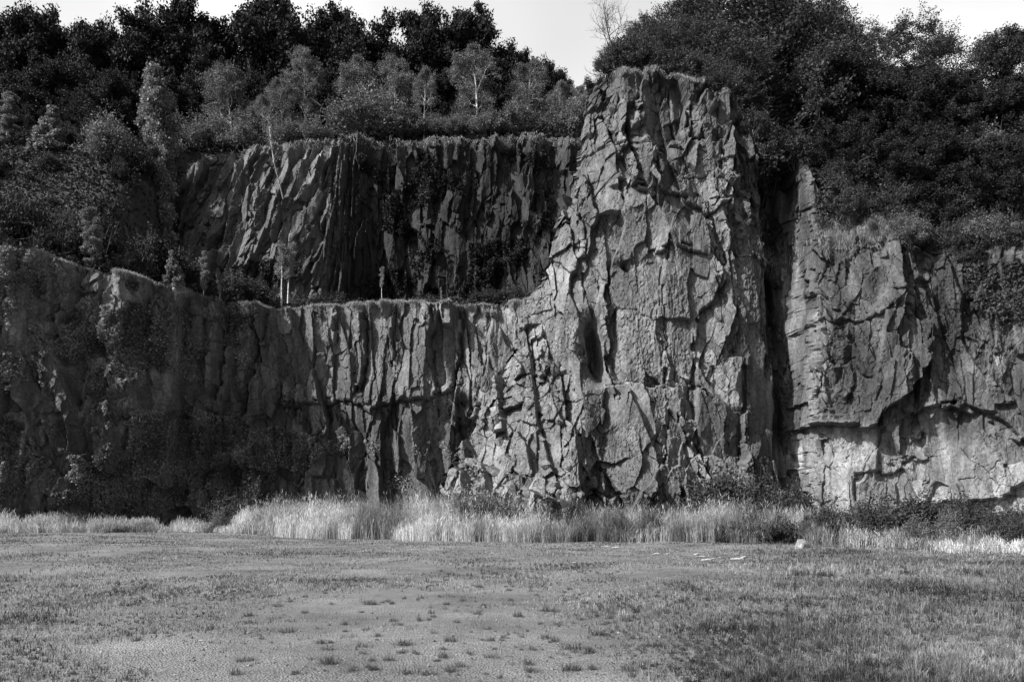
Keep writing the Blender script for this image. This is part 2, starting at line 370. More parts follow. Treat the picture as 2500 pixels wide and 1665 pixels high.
# the dark recess left of the pillar, small holes
R -= 3.4 * np.exp(-((X - float(wx(1452, 52)) + 0.12 * (Z - float(wz(850, 52)))) / 0.55) ** 2) * smooth((Z - float(wz(960, 52))) / 2) * smooth((float(wz(740, 52)) - Z) / 2.2)
for px, py, a, b, dp in [(1530, 640, .2, .28, .8), (1510, 445, .35, .2, 0.5), (1500, 870, .25, 1.2, .8), (1770, 700, .2, 1.0, 0.5), (1960, 950, .4, .9, .5)]:
    qx, qz = P(px, py, 51.5)
    R -= dp * np.exp(-((X - qx + .25 * fbm(X * 2, Z * 2, 63, 3) + .3 * (Z - qz)) / a) ** 2 - ((Z - qz + .3 * fbm(X * 2, Z * 2, 64, 3)) / b) ** 4)
lines = [
    (51, [(1760, 590), (1775, 660), (1750, 720), (1715, 760), (1702, 830), (1690, 930)], -0.75, 1.6, .3),
    (51, [(1690, 930), (1740, 975), (1770, 1030)], 0.5, 1.2, .25),
    (51, [(1640, 560), (1625, 700), (1632, 860), (1620, 950)], 0.25, 1.0, .35),
    (51, [(1492, 640), (1490, 760), (1487, 860), (1500, 950)], -0.9, 1.6, .1),
    (51, [(1475, 935), (1560, 930), (1640, 940)], -0.7, 1.0, .2),
    (52, [(1430, 330), (1540, 335), (1660, 355)], 0.12, .8, .45),
    (52, [(1690, 250), (1680, 330), (1790, 335), (1800, 240)], -0.5, 1.2, .3),
    (52, [(1640, 190), (1650, 300), (1665, 330)], .35, 1.2, .4),
    (52, [(1560, 450), (1650, 470), (1730, 520), (1790, 480)], 0.5, 1.2, .2),
    (51, [(1590, 610), (1650, 585), (1720, 610)], 0.35, 1.0, .25),
    (51, [(1800, 500), (1810, 800), (1830, 1000), (1820, 1150)], -0.35, 1.0, .3),
    (51, [(1855, 420), (1890, 640), (1900, 900)], -0.5, .8, .4),
    (50, [(1480, 960), (1460, 1080)], -0.5, .8, .1),
    (50, [(1640, 990), (1700, 1080), (1750, 1180)], .4, 1.0, .3),
    (50, [(1430, 1150), (1460, 1190), (1485, 1240)], .7, 1.0, .6),
    (52, [(1440, 430), (1425, 560), (1432, 700)], -0.4, 1.0, .2),
    (49.8, [(2015, 1030), (2070, 1045), (2130, 1040), (2145, 1000), (2200, 960), (2235, 900), (2255, 810)], 1.25, 2.6, .25),
    (50.5, [(2005, 700), (2040, 790), (2100, 800), (2140, 760)], 0.35, 1.2, .25),
    (50.8, [(1968, 1050), (1985, 1150), (2005, 1240)], -0.5, 1.0, .5),
    (49.5, [(2095, 1230), (2090, 1160), (2160, 1150), (2250, 1120)], .35, .9, .3),
    (49.4, [(2160, 980), (2152, 1060), (2110, 1170)], .3, .8, .3),
    (47.8, [(2260, 1010), (2340, 985), (2420, 1030), (2480, 1090), (2530, 1140)], 0.7, 1.4, .25),
    (47.8, [(2230, 1250), (2330, 1225), (2420, 1215), (2500, 1180)], 1.0, 1.3, .3),
    (48.8, [(2250, 600), (2265, 700), (2300, 800), (2320, 900)], -0.5, 1.2, .25),
    (50, [(2000, 560), (2080, 600), (2180, 590), (2240, 640)], 0.0, 1.0, .4),
]
for i, (d, pp, amp, dec, gr) in enumerate(lines): R += stepline(X, Z, pl(d, *pp), amp, dec, gr * .6, 0.07, 0.2, i)
# weathering: pale fresh scars low on the right wall, darker lichen above; shade of the recess painted into that tone
fresh = mixr * smooth((float(wz(1020, 47)) - Z + 0.8 * fbm(X * .5, Z * .3, 55, 3)) / 1.5)
tone *= 1 + 0.35 * fresh * (0.7 + 0.9 * fbm(X * 1.4, Z * 0.18, 57, 3))
tone *= 1 + 0.08 * tw * smooth(talus / 3)
tone *= 1 - (0.36 + 0.7 * fbm(XA * 1.1, Z * 0.25, 65, 4)) * mixr * (1 - fresh)
tone *= 1 + 0.7 * mixr * np.exp(-((X - float(wx(2050, 50)) + .5 * fbm(X, Z * .3, 62, 3)) / 1.7) ** 4 - ((Z - float(wz(1140, 50))) / 2.4) ** 4)
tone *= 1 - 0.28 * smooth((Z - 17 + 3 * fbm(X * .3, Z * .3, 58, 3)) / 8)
tone *= 1 + 0.5 * slab * vnoise(X * 1.2, Z * 0.35, 61)
tone *= 1 - 0.3 * np.exp(-((X - float(wx(1850, 52))) / 0.9) ** 4)  # shade on the pillar's right-facing side, put into the rock tone
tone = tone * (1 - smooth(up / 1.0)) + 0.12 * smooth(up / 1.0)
R = ease(R, np.where(X > 19, 0.14, 0.40))
B.Y = D - R * (0.25 + 0.75 * rocky)
gD = soften(np.clip(np.gradient(D, B.step, axis=1), -5, 5) * mixr * (up < .01) * (X > float(wx(1925, 55))), 3); nl_ = np.sqrt(1 + gD * gD)
keep_ = 1 - 0.5 * np.clip(np.abs(gD) / 2.5, 0, 1); B.Y = D - R * keep_ * (0.25 + 0.75 * rocky); R = R * keep_
B.Y = B.Y + R * (0.25 + 0.75 * rocky) * (1 - 1 / nl_)
VB = np.stack([X + R * gD / nl_ - 0.45 * np.clip(R, -.5, .5) * (1 - t) ** 0.7 * rocky * (1 - mixr), B.Y, Z], -1)
live = out_left < 0.10
fc = grid_faces(*X.shape); fc = fc[live.ravel()[fc].all(1)]
j0 = np.argmax(live, 1); rows = np.arange(len(B.zs))
edge = VB[rows, j0]                                       # the silhouette edge, one point per row
side = [edge]
for k, (dy, dx) in enumerate([(.3, .0), (.8, .05), (1.6, .2), (2.6, .45), (4, .8), (6, 1.3), (9, 2.2), (13, 3.4)]):
    q = edge.copy(); q[:, 1] += dy; q[:, 0] += dx + 0.25 * facets(rows * 0 + dy, B.zs, 1.4, 1.9, 1.0, 801, 0, .1)[0]
    side.append(q)
SV = np.stack(side, 1); sf = grid_faces(len(rows), SV.shape[1])[:, ::-1] + X.size
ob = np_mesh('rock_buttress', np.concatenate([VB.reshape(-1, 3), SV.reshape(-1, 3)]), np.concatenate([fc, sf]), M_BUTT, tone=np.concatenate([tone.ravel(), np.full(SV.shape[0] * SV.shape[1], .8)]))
tag(ob, kind='structure')

# ---- lower tier of the quarry wall
LTOP = ([-300, 60, 180, 280, 400, 500, 600, 660, 720, 850, 1000, 1150, 1280, 1400], [600, 610, 640, 672, 690, 718, 742, 752, 750, 748, 742, 742, 738, 738])
LC = Face(-58.0, 9.0, -0.6, 23.0, 0.06)
X, Z = LC.X, LC.Z
DL = 65.0
LPX = np.array([-400, -150, 0, 150, 250, 400, 520, 620, 700, 900, 1280, 1500.])
LDP = np.array([49, 51.5, 53, 55, 56.2, 58.6, 61, 63.3, 65, 65.5, 65.5, 65.5])
LTX = wx(LPX, LDP + 1.5)
LPXF = np.linspace(-400, 1500, 400); LDF = np.interp(LPXF, LPX, LDP)
LXF = wx(LPXF, LDF + 1.5); LZF = wz(np.interp(LPXF, *LTOP), LDF + 1.5)
def ledge_z(x): return np.interp(x, LXF, LZF)
def ledge_d(x): return np.interp(x, LXF, LDF) + 1.5
def ledge_px(x): return np.interp(x, LXF, LPXF)
pxx = ledge_px(X)
ltop = ledge_z(X) + 0.35 * fbm(X * 0.8, X * 0, 3, 4)
D = ledge_d(X) - 1.5 + 0.09 * Z + 1.6 * fbm(X * 0.09, Z * 0.05, 8, 3)
up = np.clip(Z - ltop, 0, None); D = D + up * 6
wxn = 0.5 * fbm(X * 0.25, Z * 0.15, 3, 2) + .08 * fbm(X * 2.5, Z * 2.5, 4, 3); wzn = 0.7 * fbm(X * 0.25, Z * 0.25, 14, 2) + .08 * fbm(X * 2.5, Z * 2.5, 15, 3)
R = np.zeros_like(X); tone = np.ones_like(X)
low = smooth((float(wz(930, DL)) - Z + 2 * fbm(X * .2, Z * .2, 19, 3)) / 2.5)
LV = [(3.2, 16, 0.65, .38, .03, 0, 0), (1.0, 4.2, 0.30, .6, .08, .15, .02), (0.65, 2.0, 0.15, .55, .2, .1, .04), (0.33, 0.8, 0.06, .45, .3, 0.06, 0.07)]
for k, (h, r) in enumerate(fracture(X + wxn + 0.06 * Z, Z + wzn, LV, 300, False)):
    R += h * (1 + 0.3 * low); tone *= 1 + (0.5, 0.42, 0.34, 0.25)[k] * (r - 0.5)
R += 0.3 * fbm(X * 0.6, Z * 0.12, 47, 3) + 0.08 * fbm(X * 2, Z * 1.0, 49, 4)
for i, (pp, amp, dec, gr) in enumerate([
    ([(1120, 745), (1122, 830), (1112, 930)], -1.1, 1.6, .5), ([(1118, 980), (1115, 1080), (1092, 1190)], -0.9, 1.4, .5),
    ([(880, 760), (890, 850), (868, 950)], -0.8, 1.4, .5), ([(805, 820), (815, 760)], .6, 1.2, .4),
    ([(980, 975), (1040, 965), (1100, 940)], .8, 1.2, .3), ([(700, 985), (840, 975), (900, 1000), (980, 975)], .5, 1.4, .2),
    ([(1050, 750), (1045, 850), (1060, 930)], -0.6, 1.2, .4), ([(960, 750), (955, 880)], -0.5, 1.1, .35), ([(640, 760), (620, 900), (600, 1000)], -0.7, 1.5, .4),
    ([(560, 740), (555, 900), (545, 1100), (540, 1250)], -1.2, 2.0, .6), ([(450, 720), (440, 850)], -.7, 1.4, .4), ([(330, 700), (310, 850)], -.7, 1.4, .4),
    ([(1200, 750), (1190, 850), (1210, 900)], .5, 1.2, .3), ([(740, 1180), (760, 1080), (800, 1020)], -.5, 1.2, .3)]):
    R += stepline(X, Z, pl(DL, *pp), amp, dec, gr, 0.13, 0.2, 40 + i)
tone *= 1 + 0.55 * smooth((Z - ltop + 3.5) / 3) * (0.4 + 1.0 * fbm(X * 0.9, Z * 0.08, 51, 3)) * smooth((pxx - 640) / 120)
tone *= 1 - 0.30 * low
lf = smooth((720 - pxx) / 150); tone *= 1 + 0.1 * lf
R = R + lf * (0.55 * fbm(X * .9, Z * .6, 301, 4) + .5 * facets(X * .8 + wxn, Z + wzn, 1.0, 1.6, .35, 303, .5, .4)[0])
tone = tone * (1 - smooth(up / 0.6)) + 0.5 * smooth(up / 0.6)
R = ease(R, 0.24)
LC.Y = D - R * smooth(1 - up / 1.5)
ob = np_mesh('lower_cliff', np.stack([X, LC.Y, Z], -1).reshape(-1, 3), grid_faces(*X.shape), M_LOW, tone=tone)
tag(ob, kind='structure')

# ---- upper tier, set back behind the ledge
UTOP = ([-200, 340, 400, 450, 530, 640, 760, 850, 1000, 1150, 1250, 1420, 1700], [600, 560, 450, 400, 372, 362, 350, 338, 328, 318, 312, 318, 320])
DU = 82.0
UC = Face(-44.0, 18.0, 13.0, 41.5, 0.075)
X, Z = UC.X, UC.Z
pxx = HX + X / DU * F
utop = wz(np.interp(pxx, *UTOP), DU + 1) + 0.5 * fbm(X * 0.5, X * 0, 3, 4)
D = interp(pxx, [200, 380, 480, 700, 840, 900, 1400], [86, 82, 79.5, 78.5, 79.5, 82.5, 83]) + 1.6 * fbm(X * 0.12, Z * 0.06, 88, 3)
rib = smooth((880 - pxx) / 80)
D = D + (0.12 + 0.2 * rib) * (Z - 26)
up = np.clip(Z - utop, 0, None); D = D + up * 5
wxn = 0.6 * fbm(X * 0.25, Z * 0.15, 5, 2) + .1 * fbm(X * 2, Z * 2, 6, 3); wzn = 0.8 * fbm(X * 0.25, Z * 0.25, 16, 2) + .1 * fbm(X * 2, Z * 2, 17, 3)
R = np.zeros_like(X); tone = np.ones_like(X)
sh = X - 0.26 * rib * Z
LV = [(2.0, 9, 0.6, .4, .06, 0, 0), (0.75, 3.2, 0.30, .65, .12, .15, .03), (0.7, 2.2, 0.2, .6, .25, .1, .05), (0.4, 0.9, 0.08, .4, .3, 0.06, 0.08)]
for k, (h, r) in enumerate(fracture(sh + wxn, Z + wzn, LV, 500, False)):
    R += h * (1 + 0.25 * rib); tone *= 1 + (0.4, 0.35, 0.3, 0.22)[k] * (r - 0.5)
R += 0.5 * fbm(sh * 0.5, Z * 0.1, 47, 3) + 0.15 * fbm(X * 1.6, Z * 0.9, 49, 4)
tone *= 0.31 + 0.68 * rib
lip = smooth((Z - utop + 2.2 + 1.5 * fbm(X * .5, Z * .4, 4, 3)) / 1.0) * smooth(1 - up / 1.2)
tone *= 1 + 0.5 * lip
tone = tone * (1 - smooth(up / 1.5)) + 0.5 * smooth(up / 1.5)
R = ease(R, 0.3)
UC.Y = D - R * smooth(1 - up / 2)
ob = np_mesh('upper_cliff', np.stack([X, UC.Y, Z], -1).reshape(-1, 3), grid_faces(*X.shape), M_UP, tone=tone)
tag(ob, kind='structure')

# ---- hillside: the ledge, the plateau above and the wooded slope on the left
def hill_z(x, y):
    p84 = HX + x / 84.0 * F; dl = ledge_d(x)
    zl = ledge_z(x) + 0.02 * (y - dl)
    zt = wz(np.interp(p84, [-600, 340, 450, 640, 850, 1150, 1420, 1900], [330, 340, 352, 352, 334, 314, 316, 316]), 84) + 0.12 * (y - 84)
    left = smooth((478 - p84) / 60)
    steep = smooth((y - 84.0) / 2.0)
    gentle = smooth((y - dl - 2) / (85 - dl))
    k = steep * (1 - left) + gentle * left
    z = zl * (1 - k) + np.maximum(zt, zl) * k
    return z + 0.5 * fbm(x * 0.12, y * 0.12, 77, 3) * smooth((y - dl - 2) / 6)
hx = np.arange(-110, 60, 1.0); hy = np.arange(48.5, 190, 1.0)
HXg, HYg = np.meshgrid(hx, hy)
fc = grid_faces(*HXg.shape); fc = fc[(HYg > ledge_d(HXg) + 0.2).ravel()[fc].all(1)]
ob = np_mesh('hillside', np.stack([HXg, HYg, hill_z(HXg, HYg)], -1).reshape(-1, 3), fc, M_SOIL, smooth_shade=True)
tag(ob, kind='structure')
def hill_point(px, d): 
    x = float(wx(px, d)); return Vector((x, d, float(hill_z(np.array([x]), np.array([d]))[0])))

# ------------------------------------------------------------------ plants
def tube_mesh(segs, sides=5):
    """segs: list of (p0, p1, r0, r1)"""
    n = len(segs)
    p0 = np.array([s[0] for s in segs]); p1 = np.array([s[1] for s in segs])
    r0 = np.array([s[2] for s in segs]); r1 = np.array([s[3] for s in segs])
    d = p1 - p0; d /= np.maximum(np.linalg.norm(d, axis=1, keepdims=True), 1e-6)
    ref = np.where(np.abs(d[:, 2:3]) < 0.9, np.array([[0, 0, 1.0]]), np.array([[1.0, 0, 0]]))
    a = np.cross(d, ref); a /= np.linalg.norm(a, axis=1, keepdims=True); b = np.cross(d, a)
    ang = np.arange(sides) * 2 * math.pi / sides
    ring = a[:, None, :] * np.cos(ang)[None, :, None] + b[:, None, :] * np.sin(ang)[None, :, None]
    V = np.concatenate([p0[:, None, :] + ring * r0[:, None, None], p1[:, None, :] + ring * r1[:, None, None]], 1).reshape(-1, 3)
    base = (np.arange(n) * 2 * sides)[:, None]; k = np.arange(sides); k2 = (k + 1) % sides
    Fq = np.stack([base + k, base + k2, base + sides + k2, base + sides + k], -1).reshape(-1, 4)
    return V, Fq
def leaf_quads(pts, size, r, tone, flat=0.0, aspect=1.7):
    n = len(pts)
    a = r.normal(size=(n, 3)); a[:, 2] *= (1 - 0.6 * flat); a /= np.linalg.norm(a, axis=1, keepdims=True)
    q = r.normal(size=(n, 3)); b = np.cross(a, q); b /= np.maximum(np.linalg.norm(b, axis=1, keepdims=True), 1e-6)
    s = size * (0.6 + 0.8 * r.random(n))[:, None]
    V = np.stack([pts - a * s * aspect * .5, pts + b * s * .5 - a * s * .1, pts + a * s * aspect * .5, pts - b * s * .5 - a * s * .1], 1).reshape(-1, 3)
    Fq = np.arange(4 * n).reshape(n, 4)
    return V, Fq, np.repeat(tone, 4)
def grow(r, height, trunk_h, spread, kind, levels=3):
    """skeleton of a tree: wood segments and the twig points that carry leaves"""
    segs, tips = [], []
    def branch(p, d, length, rad, lev):
        n = 4 if lev == 0 else 3
        pts = [p]
        for i in range(n):
            d = d + r.normal(size=3) * (0.10 if lev == 0 else 0.20)
            d[2] += 0.10 if kind != 'birch' else (0.12 if lev < 2 else -0.05)
            d = d / np.linalg.norm(d)
            q = p + d * length / n
            ra, rb = rad * (1 - 0.6 * i / n), rad * (1 - 0.6 * (i + 1) / n)
            segs.append((p, q, ra, rb))
            if lev >= levels - 1: tips.append(q)
            if lev < levels and (i > 0 or lev > 0):
                for c in range({'oak': 2, 'birch': 2, 'bare': 2}.get(kind, 2) + (1 if i == n - 1 else 0)):
                    ax = r.normal(size=3); ax -= d * ax.dot(d); ax /= np.linalg.norm(ax)
                    sp = spread * (0.7 + 0.6 * r.random())
                    nd = d + ax * sp; nd /= np.linalg.norm(nd)
                    branch(q, nd, length * (0.45 + 0.25 * r.random()), rb * 0.6, lev + 1)
            p = q
        tips.append(p)
    return segs, tips, branch
TREE_H = {}
def make_tree(name, kind, height, seed, leaf_m, bark_m, leaf=0.22, per=14, crown_w=0.5, trunk_frac=0.3, trad=0.2, puff=0.55, wob=0.07):
    """one tree: Empty > trunk (with limbs), crown; made once, then copied"""
    r = np.random.default_rng(seed)
    segs, tips = [], []
    H = height
    # trunk, gently bent
    p = np.array([0, 0, -0.4]); d = np.array([0, 0, 1.0]); n = 9; spine = [(p, trad)]
    top = {'oak': 0.72, 'birch': 0.97, 'column': 0.97, 'bare': 0.9, 'cone': 0.97}[kind]
    for i in range(n):
        d = d + r.normal(size=3) * (wob if kind != 'bare' else 0.10); d[2] = abs(d[2]) + 0.1; d /= np.linalg.norm(d)
        q = p + d * (H * top + 0.4) / n
        ra, rb = trad * (1 - 0.88 * i / n), trad * (1 - 0.88 * (i + 1) / n)
        segs.append((p, q, ra, rb)); spine.append((q, rb)); p = q
    def limb(p, d, L, rad, lev):
        n = 4
        for i in range(n):
            d = d + r.normal(size=3) * 0.2; d[2] += {'oak': 0.05, 'birch': 0.10 - 0.12 * lev, 'column': 0.25, 'bare': 0.1, 'cone': 0.0}[kind]; d /= np.linalg.norm(d)
            q = p + d * L / n
            segs.append((p, q, rad * (1 - .7 * i / n), rad * (1 - .7 * (i + 1) / n)))
            if lev >= 1 or i >= 2: tips.append(q)
            if lev < 2 and i >= 1:
                for c in range(2):
                    a = r.normal(size=3); a -= d * a.dot(d); a /= np.linalg.norm(a)
                    nd = d + a * (0.8 + 0.4 * r.random()); nd /= np.linalg.norm(nd)
                    limb(q, nd, L * (0.42 + 0.25 * r.random()), rad * 0.45, lev + 1)
            p = q
    nl = {'oak': 15, 'birch': 17, 'column': 22, 'bare': 16, 'cone': 26}[kind]
    for k in range(nl):
        f = trunk_frac + (1 - trunk_frac) * (k + 0.5 * r.random()) / nl
        zt = f * n * 1.0; i = min(int(zt), n - 1); fr = zt - i
        q = spine[i][0] * (1 - fr) + spine[i + 1][0] * fr; rad = spine[i][1] * 0.5
        az = k * 2.4 + r.normal() * 0.4
        g = (k + 0.5) / nl
        if kind == 'oak': L = H * crown_w * (0.62 * math.sin(math.pi * (0.22 + 0.62 * g)) + 0.10 * r.random()) * 0.85; el = 0.15 + 0.9 * g
        elif kind == 'birch': L = H * crown_w * (0.75 * math.sin(math.pi * (0.2 + 0.75 * g)) + 0.15 * r.random()) * 0.6; el = 0.75
        elif kind == 'column': L = H * crown_w * (0.7 * math.sin(math.pi * (0.12 + 0.8 * g)) + 0.1) * 0.5; el = 0.9
        elif kind == 'cone': L = H * crown_w * (1.02 - g) * 0.55; el = 0.3
        else: L = H * crown_w * (0.9 - 0.5 * g) * 0.7; el = 0.7
        limb(q, np.array([math.cos(az) * math.cos(el), math.sin(az) * math.cos(el), math.sin(el)]), max(L, 0.3), rad, 0)
    V, Fq = tube_mesh(segs, 5)
    root = bpy.data.objects.new(name, None); COL.objects.link(root)
    np_mesh('trunk', V, Fq, bark_m, root, smooth_shade=True)
    if per:
        T = np.array(tips)
        clump = 0.45 + 1.1 * r.random(len(T))
        b = r.normal(size=(len(T) * per, 3)); b /= np.linalg.norm(b, axis=1, keepdims=True)
        b *= (r.random(len(b)) ** 0.5)[:, None] * np.repeat(0.5 + 1.0 * r.random(len(T)), per)[:, None] * np.array([1, 1, 0.7])
        pts = np.repeat(T, per, 0) + b * puff * (0.05 * H) ** 0.5
        tone = np.repeat(clump, per) * (0.7 + 0.6 * r.random(len(pts)))
        V, Fq, tn = leaf_quads(pts, leaf, r, tone)
        np_mesh('crown', V, Fq, leaf_m, root, tone=tn)
    TREE_H[root.name] = float(np.percentile(V[:, 2], 99.97))
    return root
def make_bush(name, w, h, seed, leaf_m, bark_m, leaf=0.14, count=3200, lumps=9, stems=9):
    """one bush: Empty > stems, foliage"""
    r = np.random.default_rng(seed)
    segs, pts, tn = [], [], []
    for k in range(stems):
        az = r.random() * 6.283; p = np.array([0.08 * w * math.cos(az), 0.08 * w * math.sin(az), -0.3]); d = np.array([math.cos(az) * 0.5, math.sin(az) * 0.5, 1.0])
        for i in range(5):
            d = d + r.normal(size=3) * 0.22; d /= np.linalg.norm(d); q = p + d * h * 0.2
            segs.append((p, q, 0.035 * h * (1 - i / 6) * .5, 0.035 * h * (1 - (i + 1) / 6) * .5)); p = q
            for c in range(2):
                e = d + r.normal(size=3) * 0.7; e /= np.linalg.norm(e); L = h * (0.15 + 0.2 * r.random())
                segs.append((p, p + e * L, 0.008 * h, 0.003 * h))
    for k in range(lumps):
        az = k * 2.4 + r.random(); rr = (0.5 * w) * math.sqrt(r.random()) * 0.75
        zc = h * (0.25 + 0.5 * r.random()) * (1.1 - 0.4 * rr / (0.5 * w))
        c = np.array([rr * math.cos(az), rr * math.sin(az), zc]); s = np.array([w * 0.19, w * 0.19, h * 0.21]) * (0.5 + 0.9 * r.random())
        m = int(count * 0.72) // lumps
        a = r.normal(size=(m, 3)); a /= np.linalg.norm(a, axis=1, keepdims=True)
        a *= (r.random(m) ** 0.45)[:, None] * (1 + 0.25 * r.normal(size=(m, 1)))
        q = c + a * s; q[:, 2] = np.maximum(q[:, 2], 0.02 * h)
        pts.append(q); tn.append((0.75 + 0.5 * r.random()) * (0.65 + 0.7 * r.random(m)))
    ns = 46; m = count // 150                                # long sprigs standing out of the mass
    for k in range(ns):
        az = r.random() * 6.283; el = r.uniform(0.15, 1.45)
        d = np.array([math.cos(az) * math.cos(el), math.sin(az) * math.cos(el), math.sin(el)])
        L = r.uniform(0.75, 1.25); e = d * np.array([w * .5, w * .5, h * 1.0]) * L; p0 = e * 0.35
        segs.append((p0, e, 0.006 * h, 0.002 * h))
        q = p0 + (e - p0) * r.random((m, 1)) ** 0.6 + r.normal(size=(m, 3)) * 0.05 * h; q[:, 2] = np.maximum(q[:, 2], 0.02 * h)
        pts.append(q); tn.append((0.8 + 0.5 * r.random()) * (0.65 + 0.7 * r.random(m)))
    pts = np.concatenate(pts); tn = np.concatenate(tn)
    root = bpy.data.objects.new(name, None); COL.objects.link(root)
    V, Fq = tube_mesh(segs, 4); np_mesh('stems', V, Fq, bark_m, root, smooth_shade=True)
    V, Fq, tn = leaf_quads(pts, leaf, r, tn); np_mesh('foliage', V, Fq, leaf_m, root, tone=tn)
    return root
used = set()
def place(proto, loc, scale, label, cat, group=None, rot=None, sz=None, lean=(0, 0)):
    """first use moves the prototype itself, later uses copy it with its parts"""
    if proto.name in used:
        o = proto.copy(); COL.objects.link(o)
        for ch in proto.children:
            c = ch.copy(); COL.objects.link(c); c.parent = o
    else:
        o = proto; used.add(proto.name)
    o.location = loc; o.rotation_euler = (lean[0], lean[1], random.random() * 6.283 if rot is None else rot)
    o.scale = (scale, scale, scale * (sz or 1.0))
    tag(o, label, cat)
    if group: o['group'] = group
    elif 'group' in o.keys(): del o['group']
    return o
OAKS = [make_tree('broadleaf_tree', 'oak', 10, 11 + i, M_DARKLEAF, M_BARK, leaf=0.095, per=36, crown_w=0.5, trunk_frac=0.22, trad=0.22, puff=0.62) for i in range(4)]
OLIVES = [make_tree('leafy_tree', 'oak', 10, 31 + i, M_HILL, M_BARK, leaf=0.095, per=26, crown_w=0.55, trunk_frac=0.1, trad=0.16, puff=0.6) for i in range(4)]
BIRCHES = [make_tree('birch_tree', 'birch', 10, 51 + i, M_LEAF, M_BIRCH, leaf=0.075, per=7, crown_w=0.45, trunk_frac=0.3, trad=0.15, puff=0.5, wob=0.045) for i in range(4)]
LACY = [make_tree('lacy_tree', 'oak', 10, 41 + i, M_SHRUB, M_BARK, leaf=0.095, per=7, crown_w=0.6, trunk_frac=0.12, trad=0.14, puff=0.6) for i in range(3)]
COLUMNS = [make_tree('columnar_tree', 'column', 10, 71 + i, M_PALELEAF, M_BIRCH, leaf=0.09, per=14, crown_w=0.32, trunk_frac=0.08, trad=0.12, puff=0.5) for i in range(2)]
CONES = [make_tree('conical_tree', 'cone', 8, 81 + i, M_PALELEAF, M_BARK, leaf=0.2, per=6, crown_w=0.5, trunk_frac=0.06, trad=0.12, puff=0.5) for i in range(1)]
BARES = [make_tree('bare_tree', 'bare', 8, 91, M_LEAF, M_BARK, per=0, crown_w=0.5, trunk_frac=0.3, trad=0.15)]
THIN = [make_tree('birch_sapling', 'birch', 6, 95 + i, M_PALELEAF, M_BIRCH, leaf=0.06, per=1, crown_w=0.16, trunk_frac=0.5, trad=0.10, puff=0.4, wob=0.025) for i in range(2)]
BUSH_D = [make_bush('bush', 3, 2.4, 111 + i, M_SHRUB, M_BARK, leaf=0.075, count=8000) for i in range(4)]
BUSH_K = [make_bush('bush', 3, 2.4, 131 + i, M_HILL, M_BARK, leaf=0.085, count=7000) for i in range(3)]
BUSH_P = [make_bush('pale_bush', 3, 2.2, 121 + i, M_LEAF, M_BARK, leaf=0.065, count=9000) for i in range(3)]

# ---- skyline wood
SKY_G = 'dark trees of the skyline wood'
def tree_to(protos, i, px, d, top, label, cat, group=None, base=10.0, wscale=1.0, z=None, lean=(0, 0)):
    loc = hill_point(px, d)
    if z is not None: loc.z = z
    h = float(wz(top, d)) - loc.z
    pr = protos[i % len(protos)]
    s = h / TREE_H[pr.name]
    return place(pr, loc, s * wscale, label, cat, group, sz=1 / wscale, lean=lean)
for i, (px, top, w) in enumerate([(-70, 30, 1.2), (25, 30, 1.1), (115, 8, 1.3), (205, 66, 1.1), (290, 72, 1.1), (370, 62, 1.1), (445, 32, 1.3), (520, 85, 1.0), (610, 58, 1.1), (690, 18, 1.3), (765, 24, 1.2), (845, 62, 1.0),
                                 (925, 64, 1.1), (995, 36, 1.2), (1070, 70, 1.0), (1150, 44, 1.2), (1215, 92, 1.0), (1300, 125, .9), (1375, 165, .9), (1440, 190, .9), (1520, 190, 1)]):
    tree_to(OAKS, i, px, 106 + 4 * random.random(), top, 'tall dark broad-leaved tree whose top cuts into the sky behind the birches', 'tree', SKY_G, wscale=w * 0.62)
for i in range(22):
    px = -80 + i * 74 + random.uniform(-20, 20)
    top = float(np.interp(px, [0, 600, 1200, 1450], [150, 170, 190, 240])) + random.uniform(-30, 40)
    tree_to(OAKS, i + 1, px, 96 + 4 * random.random(), top, 'dark broad-leaved tree deep in the wood below the skyline crowns', 'tree', 'dark trees inside the wood', wscale=0.85)

# ---- trees and bushes along the top of the upper cliff
for px, d, top, pr, label, w in [
    (1165, 87, 108, 0, 'tall pale birch with a forked white trunk at the very edge of the upper cliff', 1.15),
    (1290, 88, 155, 1, 'bushy birch with a pale trunk just left of the rock buttress', 1.25),
    (1035, 86.5, 165, 2, 'slim birch with a thin straight white trunk beside the big pale bush', .75),
    (965, 90, 140, 3, 'birch with drooping twigs rising behind the big pale bush', .9),
    (882, 91, 135, 0, 'birch with a fan of white limbs rising out of the big pale bush', .9),
    (745, 87, 118, 1, 'tall narrow birch with a white trunk left of the big pale bush', .8),
    (690, 86.5, 190, 2, 'middle-sized birch left of the tall narrow birch', 1.0),
    (642, 86, 232, 3, 'smaller birch above the leaning white trunk', .9),
    (565, 90, 165, 0, 'full-crowned birch on the left end of the upper cliff', 1.2),
    (1365, 92, 195, 1, 'small birch in the gap beside the rock buttress', .8),
    (1415, 90, 205, 2, 'thin birch touching the left edge of the rock buttress', .8)]:
    tree_to(BIRCHES, pr, px, d, top, label, 'tree', wscale=w)
ub = [(900, 86, 120, 210, 1.5), (820, 85.5, 75, 130, 1.3), (980, 86, 70, 140, 1.2), (760, 86, 70, 110, 1.2), (700, 86, 80, 110, 1), (600, 86, 80, 120, 1), (520, 87, 90, 120, 1), (1110, 86, 45, 60, 1), (1190, 86, 60, 90, 1), (1235, 85.6, 45, 60, 1), (1260, 87, 90, 110, 1), (1330, 88, 80, 100, 1), (1400, 87, 90, 110, 1), (1060, 87, 60, 90, 1), (480, 88, 90, 110, 1), (1140, 88, 80, 100, 1)]
